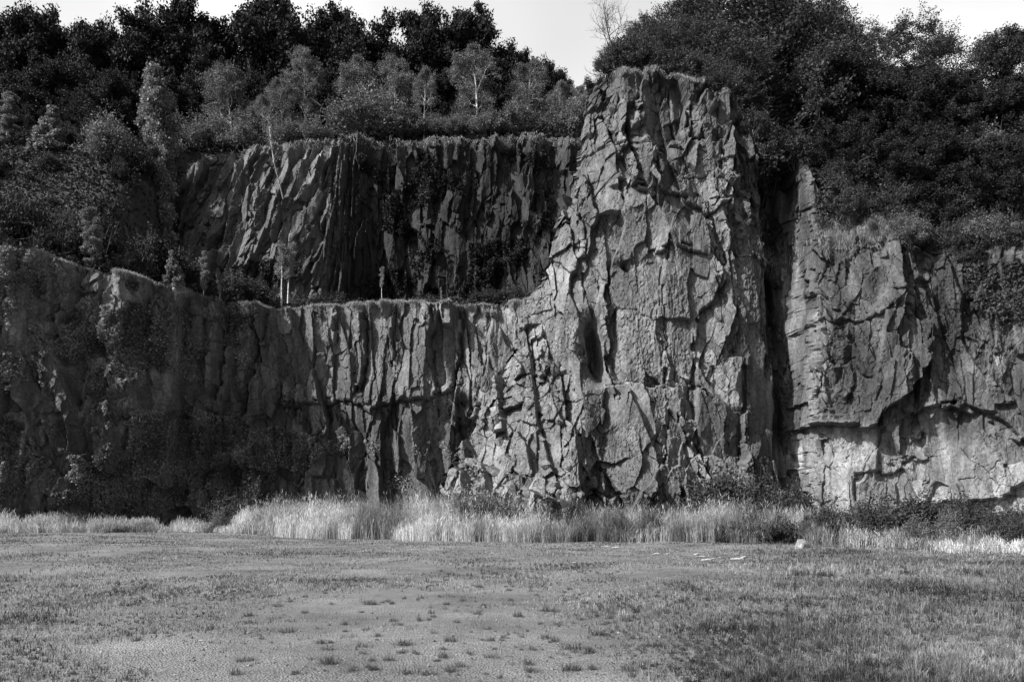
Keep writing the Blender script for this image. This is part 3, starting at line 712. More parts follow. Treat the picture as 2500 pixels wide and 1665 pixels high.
for i, (px, d, hp, wp, _) in enumerate(ub):
    loc = hill_point(px, d); s = wp / F * d / 3.0
    lab = 'large rounded pale bush overhanging the top of the upper cliff' if i == 0 else 'low bush at the foot of the birches on the upper cliff edge'
    place(BUSH_P[i % 3], loc, s, lab, 'bush', None if i == 0 else 'bushes along the upper cliff edge', sz=(hp / F * d / 2.2) / s)
# the white trunk leaning over the edge
rl = np.random.default_rng(140)
pp = [np.array([float(wx(a, 76.5)), 76.5 + b, float(wz(c, 76.5))]) for a, b, c in [(672, 3.2, 470), (668, 2.0, 430), (661, 1.0, 385), (657, .6, 340), (651, .8, 300), (646, 1.2, 280), (643, 1.6, 262)]]
root = bpy.data.objects.new('birch_tree', None); COL.objects.link(root); root.location = pp[0]
sg = [(pp[i] - pp[0], pp[i + 1] - pp[0], .07 - .009 * i, .07 - .009 * (i + 1)) for i in range(6)]; tp = []
for i in range(26):
    k = rl.integers(2, 6); q = sg[k][0] + (sg[k][1] - sg[k][0]) * rl.random(); e = rl.normal(size=3) * [.5, .5, .25] + [0, 0, .5]; L = rl.uniform(.4, 1.1)
    sg.append((q, q + e * L, .02, .008)); tp += [q + e * L, q + e * L * .6]
V, Fq = tube_mesh(sg, 6); np_mesh('trunk', V, Fq, M_BIRCH, root, smooth_shade=True)
pt = np.repeat(np.array(tp), 10, 0) + rl.normal(size=(len(tp) * 10, 3)) * .22
V, Fq, tn = leaf_quads(pt, .10, rl, .5 + rl.random(len(pt))); np_mesh('crown', V, Fq, M_LEAF, root, tone=tn)
tag(root, 'thin white birch trunk leaning out over the edge of the upper cliff', 'tree')
# ---- wooded slope on the left
for px, d, top, pr, i, w, label in [
    (110, 78, 252, CONES, 0, 1.0, 'pale cone-shaped tree standing on the dark left-hand slope'),
    (372, 79, 192, COLUMNS, 0, 1.0, 'pale columnar tree, the shorter of the slender pair on the left-hand slope'),
    (408, 79.5, 162, COLUMNS, 1, .8, 'pale columnar tree, the taller of the slender pair on the left-hand slope'),
    (15, 80, 225, COLUMNS, 0, 1.6, 'pale leafy tree cut by the left edge of the picture')]:
    tree_to(pr, i, px, d, top, label, 'tree', base=8 if pr is CONES else 10, wscale=w)
loc = hill_point(262, 77); place(BUSH_P[1], loc, 130 / F * 77 / 3, 'round pale bush between the conical tree and the slender pair', 'bush', sz=1.25)
for i in range(110):
    px = random.uniform(-260, 490); d = float(ledge_d(wx(px, np.interp(px, LPX, LDP)))) + random.uniform(1.5, 33)
    s = random.uniform(0.7, 1.5)
    if d > 64 and (60 < px < 165 or 195 < px < 330 or 335 < px < 445 or px < 50): s *= 0.5
    place((BUSH_K + BUSH_D[:1])[i % 4], hill_point(px, d), s, 'dense leafy bush among others on the dark left-hand slope', 'bush', 'bushes on the left-hand slope', sz=random.uniform(.9, 1.3))
for i in range(12):
    px = -60 + i * 45 + random.uniform(-15, 15)
    tree_to(OLIVES, i, px, 91 + random.uniform(-2, 4), random.uniform(170, 260), 'grey-leaved tree in front of the dark wood on the left', 'tree', 'grey-leaved trees of the left-hand wood', wscale=1.1)

# ---- along the ledge between the tiers
for px, d, top, pr, i, w, base, label in [
    (230, 58.5, 512, COLUMNS, 1, 1.3, 10, 'pale leafy tree on the left end of the ledge'),
    (428, 60.6, 612, CONES, 0, .8, 8, 'small pale conical tree on the edge of the ledge'),
    (497, 61.9, 612, COLUMNS, 0, .9, 10, 'small pale columnar tree right of the conical one on the ledge'),
    (537, 62.7, 655, COLUMNS, 1, .8, 10, 'smallest of the pale trees on the edge of the ledge'),
    (687, 67.3, 590, THIN, 0, 1.0, 6, 'slender white birch trunk, left one of the pair on the ledge'),
    (702, 67.3, 585, THIN, 1, 1.0, 6, 'slender white birch trunk, right one of the pair on the ledge'),
    (932, 67.3, 650, THIN, 0, .8, 6, 'thin white birch sapling on the middle of the ledge'),
    (1078, 67.3, 700, THIN, 1, .8, 6, 'tiny white sapling on the ledge near the buttress')]:
    tree_to(pr, i, px, d, top, label, 'tree', base=base, wscale=w)
for i, (px, d, wp, hp) in enumerate([(820, 69, 120, 45), (600, 66.5, 140, 75), (560, 66, 120, 80), (650, 71, 110, 90), (760, 73, 100, 60), (1200, 69, 120, 45), (1120, 71, 80, 35), (900, 72, 90, 40), (980, 73, 90, 40), (730, 75, 100, 80), (350, 61, 90, 60), (300, 60, 90, 70), (1040, 75, 90, 60), (1260, 70, 90, 60)]):
    s = wp / F * d / 3
    place(BUSH_D[i % 4], hill_point(px, d), s, 'low dark bush growing on the ledge between the two tiers', 'bush', 'bushes on the ledge', sz=hp / F * d / 2.4 / s)

# ---- on top of the buttress and over the right-hand wall
BZT = ztop_B
def top_point(px, d):
    """a point on the ground that falls back from the cliff's upper edge, at distance d"""
    x = float(wx(px, d)); j = int(np.clip((x - B.x0) / B.step, 0, len(B.xs) - 1))
    i0 = int((BZT[0, j] - B.z0) / B.step) + 1; col = B.Y[i0:, j]
    k = int(np.argmax(col >= d)) if (col >= d).any() else len(col) - 1
    return Vector((x, d, float(B.zs[i0 + k])))
place(BARES[0], top_point(1500, 54), 0.66, 'leafless tree on the left corner of the buttress top', 'tree', rot=0.6)
for i, (px, d, wp, hp) in enumerate([(1478, 54.2, 60, 60), (1502, 54.5, 80, 80), (1545, 54.6, 100, 90), (1590, 54.4, 100, 70), (1640, 54.2, 100, 70), (1690, 54.2, 100, 80), (1740, 54.0, 110, 90), (1785, 53.8, 110, 90), (1825, 54.0, 110, 110), (1850, 54.5, 110, 130), (1725, 53.2, 70, 45), (1765, 53.2, 80, 50), (1800, 53.2, 80, 60), (1835, 53.3, 90, 80), (1858, 53.6, 90, 110),
                                     (1545, 57, 100, 110), (1590, 57.5, 130, 130), (1650, 57, 140, 160), (1710, 57, 140, 160), (1770, 57, 140, 180), (1830, 57, 150, 170), (1880, 57, 150, 170), (1590, 60, 120, 130), (1640, 61, 150, 170), (1700, 60, 150, 190)]):
    q = top_point(px, d); s = wp / F * q.y / 3
    place(BUSH_D[i % 4], q + Vector((0, 0, -0.2)), s, 'dark bush crowding the top of the rock buttress', 'bush', 'bushes on the buttress top', sz=hp / F * q.y / 2.4 / s)
for i, (px, d, top) in enumerate([(1500, 57, 95), (1575, 59, 30), (1640, 61, 0), (1700, 62, -30), (1780, 62, -30), (1850, 62, -40), (1920, 61, -30), (1990, 60, 0), (1790, 57, 60), (1610, 56, 60), (1680, 57, 30), (1870, 57, 60)]):
    q = top_point(px, d); h = float(wz(top, d)) - q.z
    place(LACY[i % 3], q + Vector((0, 0, -0.3)), h / TREE_H[LACY[i % 3].name] * 1.15, 'small-leaved dark tree growing behind the bushes on the buttress top', 'tree', 'trees on the buttress top', sz=1 / 1.15)
for i, (px, py, hp) in enumerate([(1920, 230, 250), (1985, 240, 230), (2060, 240, 200), (2150, 250, 190), (2240, 260, 225), (2330, 270, 215), (2420, 280, 195), (2510, 270, 220),
                                  (1870, 330, 220), (1960, 340, 230), (2040, 360, 230), (2120, 380, 230), (2210, 390, 230), (2300, 400, 230), (2400, 400, 230), (2500, 400, 230),
                                  (2000, 380, 170), (2070, 470, 190), (2140, 500, 200), (2220, 520, 220), (2310, 540, 220), (2390, 540, 220), (2470, 550, 220), (2550, 530, 220)]):
    q = B.hit(px, py); h = hp / F * q.y
    pr_ = LACY[i % 3] if i < 7 else OLIVES[i % 4]
    place(pr_, q + Vector((0, 0, -0.3)), h / 10 * 1.25, 'dense small-leaved tree on the slope above the right-hand wall', 'tree', 'trees above the right-hand wall', sz=0.8)
for i, (px, py) in enumerate([(1880, 330), (1900, 280), (1930, 340), (1960, 370), (1990, 385), (1900, 375), (1945, 390), (2020, 400), (2030, 450), (2045, 490), (2070, 520), (1985, 330), (2040, 420), (2100, 525), (2010, 360)]):
    q = B.hit(px, py)
    place(BUSH_D[i % 4], q + Vector((0, 0.1, -0.4)), random.uniform(0.6, 0.95), 'dark bush overhanging the hollow right of the buttress', 'bush', 'bushes over the hollow')
for i in range(20):
    px = 2170 + 20 * i; q = B.hit(px, float(np.interp(px, [2170, 2260, 2400, 2560], [545, 588, 596, 580])) - random.uniform(0, 18))
    place((BUSH_D + BUSH_P[:1])[i % 5], q + Vector((0, 0.05, -0.5)), random.uniform(0.5, 0.85), 'leafy bush hanging over the upper edge of the right-hand wall', 'bush', 'bushes on the edge of the right-hand wall')
for i in range(18):
    px = random.uniform(2190, 2540); py = random.uniform(480, 600) + (random.random() ** 3) * 50
    q = B.hit(px, py)
    place((BUSH_P + BUSH_D[:1])[i % 4], q + Vector((0, -0.15, -0.3)), random.uniform(0.45, 0.95), 'paler bush spilling down over the upper part of the right-hand wall', 'bush', 'bushes spilling over the right-hand wall')
for i in range(34):
    px = random.uniform(1960, 2560); py = random.uniform(float(np.interp(px, [1960, 2010, 2260, 2560], [370, 470, 560, 560])) - 160, float(np.interp(px, [1960, 2010, 2260, 2560], [385, 500, 590, 580])))
    q = B.hit(px, py)
    place((BUSH_D[:2] + BUSH_P[:2])[i % 4], q + Vector((0, -0.1, -0.2)), random.uniform(0.6, 1.25), 'leafy bush on the slope between the trees above the right-hand wall', 'bush', 'bushes above the right-hand wall')

# ---- bushes at the foot of the cliffs
foot = [(1170, 1200, 47.5, 150, 95), (1250, 1215, 47, 120, 75), (1340, 1230, 46.5, 120, 75), (1410, 1235, 47, 100, 70), (1095, 1215, 49, 100, 70), (1760, 1255, 46, 190, 130), (1850, 1250, 46, 160, 130), (1925, 1265, 45, 120, 110), (1690, 1260, 46, 110, 80),
        (1590, 1300, 44.5, 90, 55), (1075, 1312, 46.2, 70, 35), (1890, 1320, 39.5, 120, 55), (1790, 1325, 40.5, 90, 40), (1840, 1325, 41, 90, 60), (2020, 1300, 39, 120, 80), (2090, 1300, 38, 130, 80), (2160, 1280, 39, 150, 90), (2240, 1290, 38, 170, 95), (2330, 1290, 38, 170, 85), (2430, 1290, 37, 180, 80), (2510, 1285, 37, 150, 80), (780, 1255, 55, 90, 70), (620, 1235, 58, 120, 90), (560, 1240, 58, 110, 70), (1020, 1210, 53, 80, 50), (1500, 1290, 46, 90, 50), (1560, 1265, 47, 90, 50)]
for i, (px, py, d, wp, hp) in enumerate(foot):
    x = float(wx(px, d)); s = wp / F * d / 3
    place(BUSH_D[i % 4], Vector((x, d, 0)), s, 'dark scrubby bush among the reeds at the foot of the cliff', 'bush', 'bushes at the foot of the cliffs', sz=(hp * 1.3 + max(0, HY + CAMZ * F / d - 1310 - 20) * 0) / F * d / 2.4 / s)

for i in range(34):
    px = 560 + i * 58 + random.uniform(-25, 25); e_ = float(np.interp(px, [0, 300, 570, 1000, 1500, 1900, 2150, 2500, 2700], [49, 50.5, 51, 46, 43.5, 38.5, 36, 31, 29])); d = e_ + random.uniform(0.8, 5)
    place((BUSH_P + BUSH_D)[i % 7], Vector((float(wx(px, d)), d, 0)), random.uniform(0.28, 0.6), 'small weedy shrub standing up among the pale reeds', 'shrub', 'weedy shrubs in the reed band', sz=random.uniform(1, 1.7))
# ------------------------------------------------------------------ ivy and creepers on the rock
def cover(name, x, y, z, leaf, mat, label, seed):
    r = np.random.default_rng(seed)
    pts = np.stack([x, y, z + 1.1 * np.clip(fbm(x * .7, y * .7, seed + 5, 3), 0, 1) * r.random(len(x))], -1) + r.normal(size=(len(x), 3)) * 0.15 + np.array([0, 0, 0.2])
    tn = np.clip(0.7 + 0.6 * r.random(len(x)) + 1.1 * fbm(x * .5, y * .5 + z * .3, seed, 3), .2, 2)
    V, Fq, t = leaf_quads(pts, leaf, r, tn)
    tag(np_mesh(name, V, Fq, mat, tone=t), label, 'undergrowth', kind='stuff')
r_ = np.random.default_rng(190)
x_ = r_.uniform(-66, 12, 240000); y_ = 54 + 46 * r_.random(240000) ** 1.2; k_ = y_ > ledge_d(x_) + .3; x_, y_ = x_[k_], y_[k_]
cover('undergrowth', x_, y_, hill_z(x_, y_), 0.17, M_HILL, 'low undergrowth covering the hillside and the ledge behind the cliffs', 191)
i_, j_ = np.nonzero((B.Z > ztop_B + .5) & (B.X > float(wx(1850, 53))) & (B.Z < ztop_B + 15))
k_ = r_.integers(0, len(i_), 45000); i_, j_ = i_[k_], j_[k_]
cover('slope_undergrowth', B.X[i_, j_], B.Y[i_, j_], B.Z[i_, j_], 0.14, M_HILL, 'low undergrowth covering the slope above the right-hand wall', 192)
def creeper(name, face, regions, n, leaf, mat, label, seed):
    r = np.random.default_rng(seed)
    pts, tn = [], []
    for (x0, x1, z0, z1, thr, m) in regions:
        x = r.uniform(x0, x1, m); z = r.uniform(z0, z1, m)
        k = fbm(x * 0.35, z * 0.3, seed, 4) + 0.25 * vnoise(x * 2.2, z * 2.2, seed + 3) > thr + 0.6 * (1 - smooth(np.minimum(np.minimum(x - x0, x1 - x) / 4.0, (z1 - z) / 3.0)))
        x, z = x[k], z[k]
        y = face.at(x, z)
        pts.append(np.stack([x, y - np.abs(r.normal(size=len(x))) * 0.12 - 0.03 - 0.9 * np.clip(fbm(x * 1.1, z * .9, seed + 21, 3) + .1, 0, 1), z], -1))
        tn.append(0.6 + 0.8 * r.random(len(x)) + 1.3 * vnoise(x * .9, z * .7, seed + 9))
    V, Fq, t = leaf_quads(np.concatenate(pts), leaf, r, np.clip(np.concatenate(tn), .3, 2))
    o = np_mesh(name, V, Fq, mat, tone=t)
    return tag(o, label, 'creeper', kind='stuff')
creeper('ivy', LC, [(-46, -17, 0, 20, -0.10, 330000), (-21, -11, 0, 9.5, 0.0, 40000), (-14, 0, 0, 9, 0.25, 14000)], 0, 0.095, M_PALELEAF, 'ivy and scrub hanging over the left part of the lower cliff', 201)
creeper('creeper', UC, [(-16, 7, 17, 38, 0.02, 120000), (-34, -16, 17, 26, 0.1, 30000)], 0, 0.13, M_DARKLEAF, 'dark creeper spread over the upper cliff', 211)
creeper('wall_plants', B, [(24, 33, 12, 17, 0.05, 14000), (15, 22, 13, 22, 0.0, 12000), (-6, 4, 0, 9, 0.33, 9000)], 0, 0.13, M_SHRUB, 'small plants rooted in the joints of the buttress and right-hand wall', 221)

# ------------------------------------------------------------------ grasses
def blades(x, y, z, h, w, r, lean=0.35, droop=None, tone=None, rise=0.6, fall=None):
    """bent blades: two quads tapering to a point"""
    n = len(x); az = r.random(n) * 6.283; L = np.abs(r.normal(size=n)) * lean
    base = np.stack([x, y, z], -1)
    dirx = np.stack([np.cos(az), np.sin(az), np.zeros(n)], -1)
    if droop is not None: dirx = droop
    az2 = r.random(n) * 6.283; side = np.stack([np.cos(az2), np.sin(az2), np.zeros(n)], -1) * w[:, None] * 0.5
    mid = base + dirx * (h * L * 0.35)[:, None]; mid[:, 2] += h * rise
    tip = base + dirx * (h * L)[:, None]; tip[:, 2] += h * ((1 - 0.25 * np.minimum(L, 1.6)) if fall is None else -fall)
    V = np.stack([base - side, base + side, mid + side * 0.7, mid - side * 0.7, tip], 1).reshape(-1, 3)
    i = np.arange(n) * 5
    q = np.stack([i, i + 1, i + 2, i + 3], -1); t3 = np.stack([i + 3, i + 2, i + 4], -1)
    tone = np.ones(n) if tone is None else tone
    return V, [q, t3], np.repeat(tone, 5)
r = np.random.default_rng(33)
FLOOR_EDGE = ([-200, 0, 300, 570, 1000, 1500, 1900, 2150, 2500, 2700], [48, 49, 50.5, 51, 46, 43.5, 38.5, 36, 31, 29])
n = 640000
yy = 7.0 * np.exp(r.random(n) * math.log(60 / 7.0)); pxr = r.uniform(-600, 2900, n); xx = wx(pxr, yy)
edge = np.interp(pxr, *FLOOR_EDGE)
keep = yy < edge + 1.5 + 1.2 * vnoise(xx * .6, yy * .6, 5)
pxr, xx, yy = pxr[keep], xx[keep], yy[keep]
dens = 0.42 + 0.9 * fbm(xx * 0.35, yy * 0.35, 301, 4) + 0.5 * fbm(xx * 1.5, yy * 1.5, 303, 3)
bare = np.exp(-((xx + 0.7) / 3.4) ** 2 - ((yy - 10) / 6.0) ** 4); dens = dens - 0.75 * bare
rightg = smooth((xx / yy - 0.18) / 0.22); dens = dens + 0.4 * rightg
dark = np.exp(-((xx - 2.5) / 1.7) ** 2 - ((yy - 10.5) / 3.6) ** 2); dens = dens + 0.7 * dark
keep = r.random(len(xx)) < np.clip(dens, 0, 1)
ci, cj = np.floor(xx / 0.16), np.floor(yy / 0.16)                 # blades gather into small clumps
pull = 0.75 * (hsh(ci, cj, 331) > 0.35)
xx = xx + pull * ((ci + hsh(ci, cj, 332)) * 0.16 - xx) * r.random(len(xx)) ** .5; yy = yy + pull * ((cj + hsh(ci, cj, 333)) * 0.16 - yy) * r.random(len(xx)) ** .5
ctone = 0.45 + 1.1 * hsh(ci, cj, 334); chigh = 0.6 + 0.8 * hsh(ci, cj, 335)
xx, yy, rightg, ctone, chigh = xx[keep], yy[keep], rightg[keep], ctone[keep], chigh[keep]
hh = chigh * (0.035 + 0.07 * r.random(len(xx))) * (1 + 1.1 * rightg * r.random(len(xx))) * (0.8 + 0.6 * fbm(xx * .5, yy * .5, 307, 3))
ww = 0.004 + 0.0006 * yy
patch = 1 + 1.1 * fbm(xx * 0.22, yy * 0.22, 311, 4)
dark = np.exp(-((xx - 2.6) / 2.2) ** 2 - ((yy - 10.5) / 3.2) ** 2)
tn = np.clip(ctone * patch * (0.55 + 0.9 * r.random(len(xx))) * (1 - 0.7 * dark) * np.where(vnoise(xx * 1.6, yy * 1.1, 313) + .5 * vnoise(xx * 5, yy * 4, 315) > 0.2, 0.4, 1.0), 0.1, 2.2)
V, Fl, tv = blades(xx, yy, ground_z(xx, yy) - 0.01, hh, ww, r, 0.55, tone=tn)
tag(np_mesh('meadow_grass', V, Fl, M_GRASS, tone=tv), 'short dry grass growing over the gravel quarry floor', 'grass', kind='stuff')
# single dark tufts on the gravel
def make_tuft(seed, n=70):
    r = np.random.default_rng(seed)
    a = r.random(n) * 6.283; rad = 0.05 * np.sqrt(r.random(n))
    V, Fl, tv = blades(rad * np.cos(a) * r.uniform(.6, 2.4), rad * np.sin(a) + .03 * r.normal(size=n), np.zeros(n) - 0.01, 0.10 * (0.3 + 1.1 * r.random(n)), np.full(n, 0.006), r, r.uniform(.5, 1.3), tone=0.5 + r.random(n))
    return np_mesh('grass_tuft', V, Fl, M_TUFT, tone=tv)
TUFTS = [make_tuft(401 + i, 30 + 14 * i) for i in range(8)]
tuft_px = [(1155, 1500), (1265, 1535), (1360, 1530), (1330, 1560), (1145, 1600), (1265, 1510), (1395, 1640), (1170, 1430), (1300, 1445), (1085, 1490), (1225, 1560), (1420, 1515), (1490, 1500), (1530, 1520), (1400, 1590), (1440, 1600), (1185, 1540), (1060, 1550), (1010, 1600), (1130, 1470), (745, 1500), (745, 1455), (700, 1545), (800, 1625), (850, 1560), (1650, 1600), (1690, 1540), (1600, 1580), (1290, 1625), (1100, 1640), (960, 1520), (905, 1480), (1240, 1480), (1545, 1560), (1385, 1470), (1340, 1495), (1460, 1550)]
for i in range(240): tuft_px.append((random.gauss(1230, 330), 1370 + 285 * random.random() ** 0.8))
for i, (px, py) in enumerate(tuft_px):
    d = CAMZ * F / (py - HY); x = float(wx(px, d))
    o = TUFTS[i] if i < 8 else TUFTS[i % 8].copy()
    if i >= 8: COL.objects.link(o)
    o.location = (x, d, float(ground_z(np.array([x]), np.array([d]))[0])); s = random.uniform(0.5, 1.15) if i < 37 else 0.25 + 0.65 * random.random() ** 1.8
    o.scale = (s * random.uniform(.8, 1.7), s * random.uniform(.8, 1.7), s); o.rotation_euler = (0, 0, random.random() * 6.28)
    tag(o, 'small dark grass tuft standing by itself on the gravel', 'grass tuft', 'dark grass tufts on the gravel')
# reeds
r = np.random.default_rng(55)
n = 150000
pxr = r.uniform(-500, 2850, n); e = np.interp(pxr, *FLOOR_EDGE)
depth = np.interp(pxr, [0, 560, 600, 1400, 1700, 2000, 2500], [3, 3, 5, 5, 5, 5, 5])
yy = e + 1.6 * fbm(pxr * 0.012, pxr * 0, 3, 5) + 0.6 * (r.random(n) ** 3) * -1 + depth * r.random(n) ** 1.3
xx = wx(pxr, yy)
H = np.interp(pxr, [-120, 250, 330, 560, 600, 680, 760, 1000, 1300, 1420, 1600, 1750, 1950, 2050, 2200, 2600], [1.2, 1.0, 0.7, 0.6, 1.7, 2.3, 2.3, 2.6, 2.3, 1.9, 1.8, 1.95, 1.7, 1.5, 0.8, 0.7])
dn = np.interp(pxr, [-120, 300, 550, 600, 1400, 1550, 1700, 1900, 2050, 2200, 2600], [.75, .65, .5, .9, .9, .65, .7, .6, .5, .7, .8]) + 1.5 * fbm(pxr * 0.02, yy * 0.6, 71, 4)
k = r.random(n) < dn
pxr, xx, yy, H = pxr[k], xx[k], yy[k], H[k]
n = len(xx)
hh = H * (0.45 + 0.62 * r.random(n) ** 0.8) * (1 + 0.55 * fbm(xx * 0.7, yy * 0.9, 73, 5)) * (0.45 + 0.55 * smooth((yy - np.interp(pxr, *FLOOR_EDGE) + 0.4) / 2.2))
tn = np.clip((0.4 + 0.9 * r.random(n)) * (1 + 1.3 * fbm(xx * 0.6, yy * .6, 75, 4)) * np.interp(pxr, [0, 450, 580, 1250, 1500, 2050, 2250, 2500], [.95, .85, 1.15, 1.0, .75, .72, .95, 1.05]), .12, 1.6)
gz = ground_z(xx, yy) - 0.03
V1, F1, t1 = blades(xx, yy, gz, hh, np.full(n, 0.016), r, 0.3, tone=tn)
m = 110000; s = r.integers(0, n, m); fz = r.uniform(0.25, 1.0, m)
lx, ly, lz = xx[s] + r.normal(size=m) * .05, yy[s] + r.normal(size=m) * .05, gz[s] + hh[s] * fz
V2, F2, t2 = blades(lx, ly, lz, np.full(m, 0.26), np.full(m, 0.022), r, 1.1, tone=tn[s] * (0.7 + 0.5 * r.random(m)))
o = len(V1)
tag(np_mesh('reeds', np.concatenate([V1, V2]), [F1[0], F1[1], F2[0] + o, F2[1] + o], M_REED, tone=np.concatenate([t1, t2])), 'tall pale reeds in a band along the foot of the cliffs', 'reeds', kind='stuff')
# pale dry grass along the ledges
r = np.random.default_rng(66)
def fringe(pts_fn, n, hmin, hmax, w):
    x, y, z = pts_fn(n)
    h = r.uniform(hmin, hmax, len(x))
    dr = np.stack([r.normal(size=len(x)) * .8, -np.abs(r.normal(size=len(x))) - .3, np.zeros(len(x))], -1)
    dr /= np.linalg.norm(dr, axis=1, keepdims=True)
    return blades(x, y, z, h, np.full(len(x), w), r, 0.6, droop=dr, tone=0.45 + 0.7 * r.random(len(x)), rise=0.22, fall=r.uniform(-0.5, 0.6, len(x)))
def f_low(n):
    px = r.uniform(150, 1300, n); x = wx(px, np.interp(px, LPX, LDP) + 1.5); z = ledge_z(x) + r.uniform(-0.1, 0.45, n)
    return x, LC.at(x, z) - 0.05, z - 0.05
def f_up(n):
    px = r.uniform(440, 1430, n); x = wx(px, DU + 1); z = wz(np.interp(px, *UTOP), DU + 1) + r.uniform(-0.8, 1.2, n)
    return x, UC.at(x, z) - 0.05, z - 0.1
def f_right(n):
    px = np.where(r.random(n) < .7, r.normal(2120, 55, n), r.normal(2030, 60, n)); py = 550 + 0.04 * (px - 2000) + r.normal(0, 24, n)
    x = wx(px, 50); z = wz(py, 50)
    return x, B.at(x, z) - 0.05, z - 0.1
def f_butt(n):
    px = r.uniform(1480, 1860, n); py = np.interp(px, [1458, 1560, 1640, 1720, 1800, 1860], [185, 160, 172, 208, 250, 370]) + r.uniform(-25, 8, n)
    x = wx(px, 53); z = wz(py, 53)
    return x, B.at(x, z) - 0.05, z - 0.1
parts = [fringe(f_low, 16000, .15, .5, .03), fringe(f_up, 9000, .2, .7, .05), fringe(f_right, 7000, .3, .9, .022), fringe(f_butt, 5000, .2, .6, .022)]
off = 0; Vs, Q, T3, Tn = [], [], [], []
for V, Fl, tv in parts:
    Vs.append(V); Q.append(Fl[0] + off); T3.append(Fl[1] + off); Tn.append(tv); off += len(V)
M_DRY = leaf_mat('dry_ledge_grass', 0.42, 0.3)
tag(np_mesh('ledge_grass', np.concatenate(Vs), [np.concatenate(Q), np.concatenate(T3)], M_DRY, tone=np.concatenate(Tn)), 'dry pale grass hanging over the edges of the rock ledges', 'grass', kind='stuff')

# ------------------------------------------------------------------ loose rock
def make_rock(seed, cuts=14, name='boulder', flat=1.0):
    """angular block: a lump cut by random planes"""
    import bmesh
    r = np.random.default_rng(seed)
    bm = bmesh.new(); bmesh.ops.create_icosphere(bm, subdivisions=3, radius=1.0)
    for k in range(cuts):
        nrm = r.normal(size=3); nrm /= np.linalg.norm(nrm); dd = r.uniform(0.36, 0.62)
        for v in bm.verts:
            e = v.co.x * nrm[0] + v.co.y * nrm[1] + v.co.z * nrm[2] - dd
            if e > 0: v.co -= Vector(nrm) * e
    for v in bm.verts: v.co = Vector((v.co.x, v.co.y, v.co.z * flat)) + Vector(r.normal(size=3) * 0.008)
    me = bpy.data.meshes.new(name); bm.to_mesh(me); bm.free()
    at = me.attributes.new('tone', 'FLOAT', 'POINT'); at.data.foreach_set('value', np.full(len(me.vertices), 1.0, dtype=np.float32))
    me.materials.append(M_STONE)
    me.polygons.foreach_set('use_smooth', np.zeros(len(me.polygons), dtype=bool))
    o = bpy.data.objects.new(name, me); COL.objects.link(o); return o
ROCKS = [make_rock(601 + i) for i in range(6)]
spots = []
for i in range(60):
    py = random.uniform(900, 1215); px = random.uniform(float(np.interp(py, [900, 1215], [1230, 1090])), float(np.interp(py, [900, 1215], [1470, 1460])))
    spots.append((px, py, 0.12 + 0.33 * random.random() ** 2))
spots += [(random.uniform(1085, 1480), random.uniform(1130, 1225), random.uniform(.2, .6)) for i in range(40)] + [(random.uniform(1560, 2100), random.uniform(1190, 1240), random.uniform(.15, .5)) for i in range(16)]
spots += [(1150, 1130, .9), (1340, 1000, .6), (1290, 960, .55), (1380, 1010, .5), (1215, 1080, .5)]
for i, (px, py, s) in enumerate(spots):
    o = ROCKS[i] if i < 6 else ROCKS[i % 6].copy()
    if i >= 6: COL.objects.link(o)
    q = B.hit(px, py)
    o.location = q + Vector((0, 0.1 * s, 0)); o.scale = (s, s * random.uniform(.7, 1), s * random.uniform(.7, 1.3)); o.rotation_euler = [random.random() * 6.28 for _ in range(3)]
    tag(o, 'angular rock block lying in the rubble at the foot of the rock buttress', 'boulder', 'rock blocks in the rubble slope')
ob = make_rock(650); d = 35.5
ob.location = (float(wx(1958, d)), d, 0.2); ob.scale = (0.5, 0.4, 0.46); ob.rotation_euler = (0.3, 0.2, 0.5)
tag(ob, 'pale boulder lying alone on the grass in front of the dark bushes', 'boulder')
ob = make_rock(651); d = 46.0
ob.location = (float(wx(1315, d)), d, float(wz(1190, d))); ob.scale = (1.0, 0.8, 0.6); ob.rotation_euler = (0.1, 0.3, 0.2)
tag(ob, 'pale block of stone among the bushes above the reeds', 'boulder')
M_SLAB = rock_mat('pale_flat_stone', 0.34, 0.5)
SL = [make_rock(660 + i, 12, 'flat_stone', 0.10) for i in range(3)]
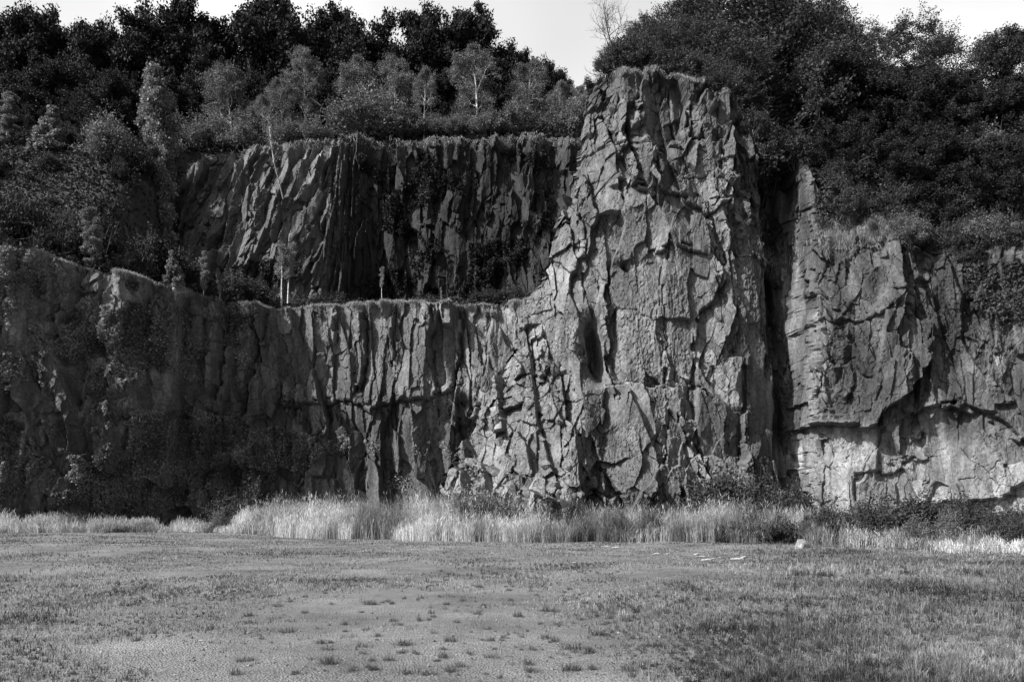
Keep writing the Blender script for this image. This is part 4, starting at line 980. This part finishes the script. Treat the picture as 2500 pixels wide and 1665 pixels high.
for m_ in SL: m_.data.materials.clear(); m_.data.materials.append(M_SLAB)
for i, (px, py, a) in enumerate([(1478, 1337, .5), (1500, 1340, .4), (1700, 1353, .45), (1712, 1359, .5), (1720, 1366, .45), (1740, 1364, .4), (1755, 1361, .3), (1795, 1366, .55), (1815, 1361, .5), (1830, 1367, .3), (1600, 1353, .35), (1630, 1353, .35), (1400, 1373, .3)]):
    d = CAMZ * F / (py - HY); x = float(wx(px, d))
    o = SL[i] if i < 3 else SL[i % 3].copy()
    if i >= 3: COL.objects.link(o)
    o.location = (x, d, float(ground_z(np.array([x]), np.array([d]))[0]) + 0.05); o.scale = (a * .6, a * .35, 0.6 * a); o.rotation_euler = (0.06, random.uniform(-.1, .1), random.uniform(-.5, .5))
    tag(o, 'flat white piece of stone lying on the grass in front of the buttress', 'flat stone', 'flat white stones on the grass')
# small stones in the gravel
r = np.random.default_rng(88)
n = 2600
yy = 7.5 * np.exp(r.random(n) * math.log(30 / 7.5)); xx = wx(r.uniform(-50, 2550, n), yy); s = 0.010 + 0.02 * r.random(n) ** 3
octa = np.array([[1, 0, 0], [-1, 0, 0], [0, 1, 0], [0, -1, 0], [0, 0, .7], [0, 0, -.7]], float)
V = (np.stack([xx, yy, ground_z(xx, yy) + 0.004], -1)[:, None, :] + octa[None] * s[:, None, None] * (0.6 + 0.8 * r.random((n, 6, 1)))).reshape(-1, 3)
tri = np.array([[0, 2, 4], [2, 1, 4], [1, 3, 4], [3, 0, 4], [2, 0, 5], [1, 2, 5], [3, 1, 5], [0, 3, 5]])
Ft = (np.arange(n)[:, None, None] * 6 + tri[None]).reshape(-1, 3)
tag(np_mesh('pebbles', V, Ft, M_STONE, tone=np.repeat(0.7 + 1.2 * r.random(n) ** 2, 6)), 'small stones strewn over the gravel floor', 'pebbles', kind='stuff')
M_PALE = rock_mat('pale_rock', 0.27, 0.7)
for o_ in COL.objects:
    if o_.name.startswith('boulder') and 'group' not in o_.keys(): o_.data.materials.clear(); o_.data.materials.append(M_PALE)
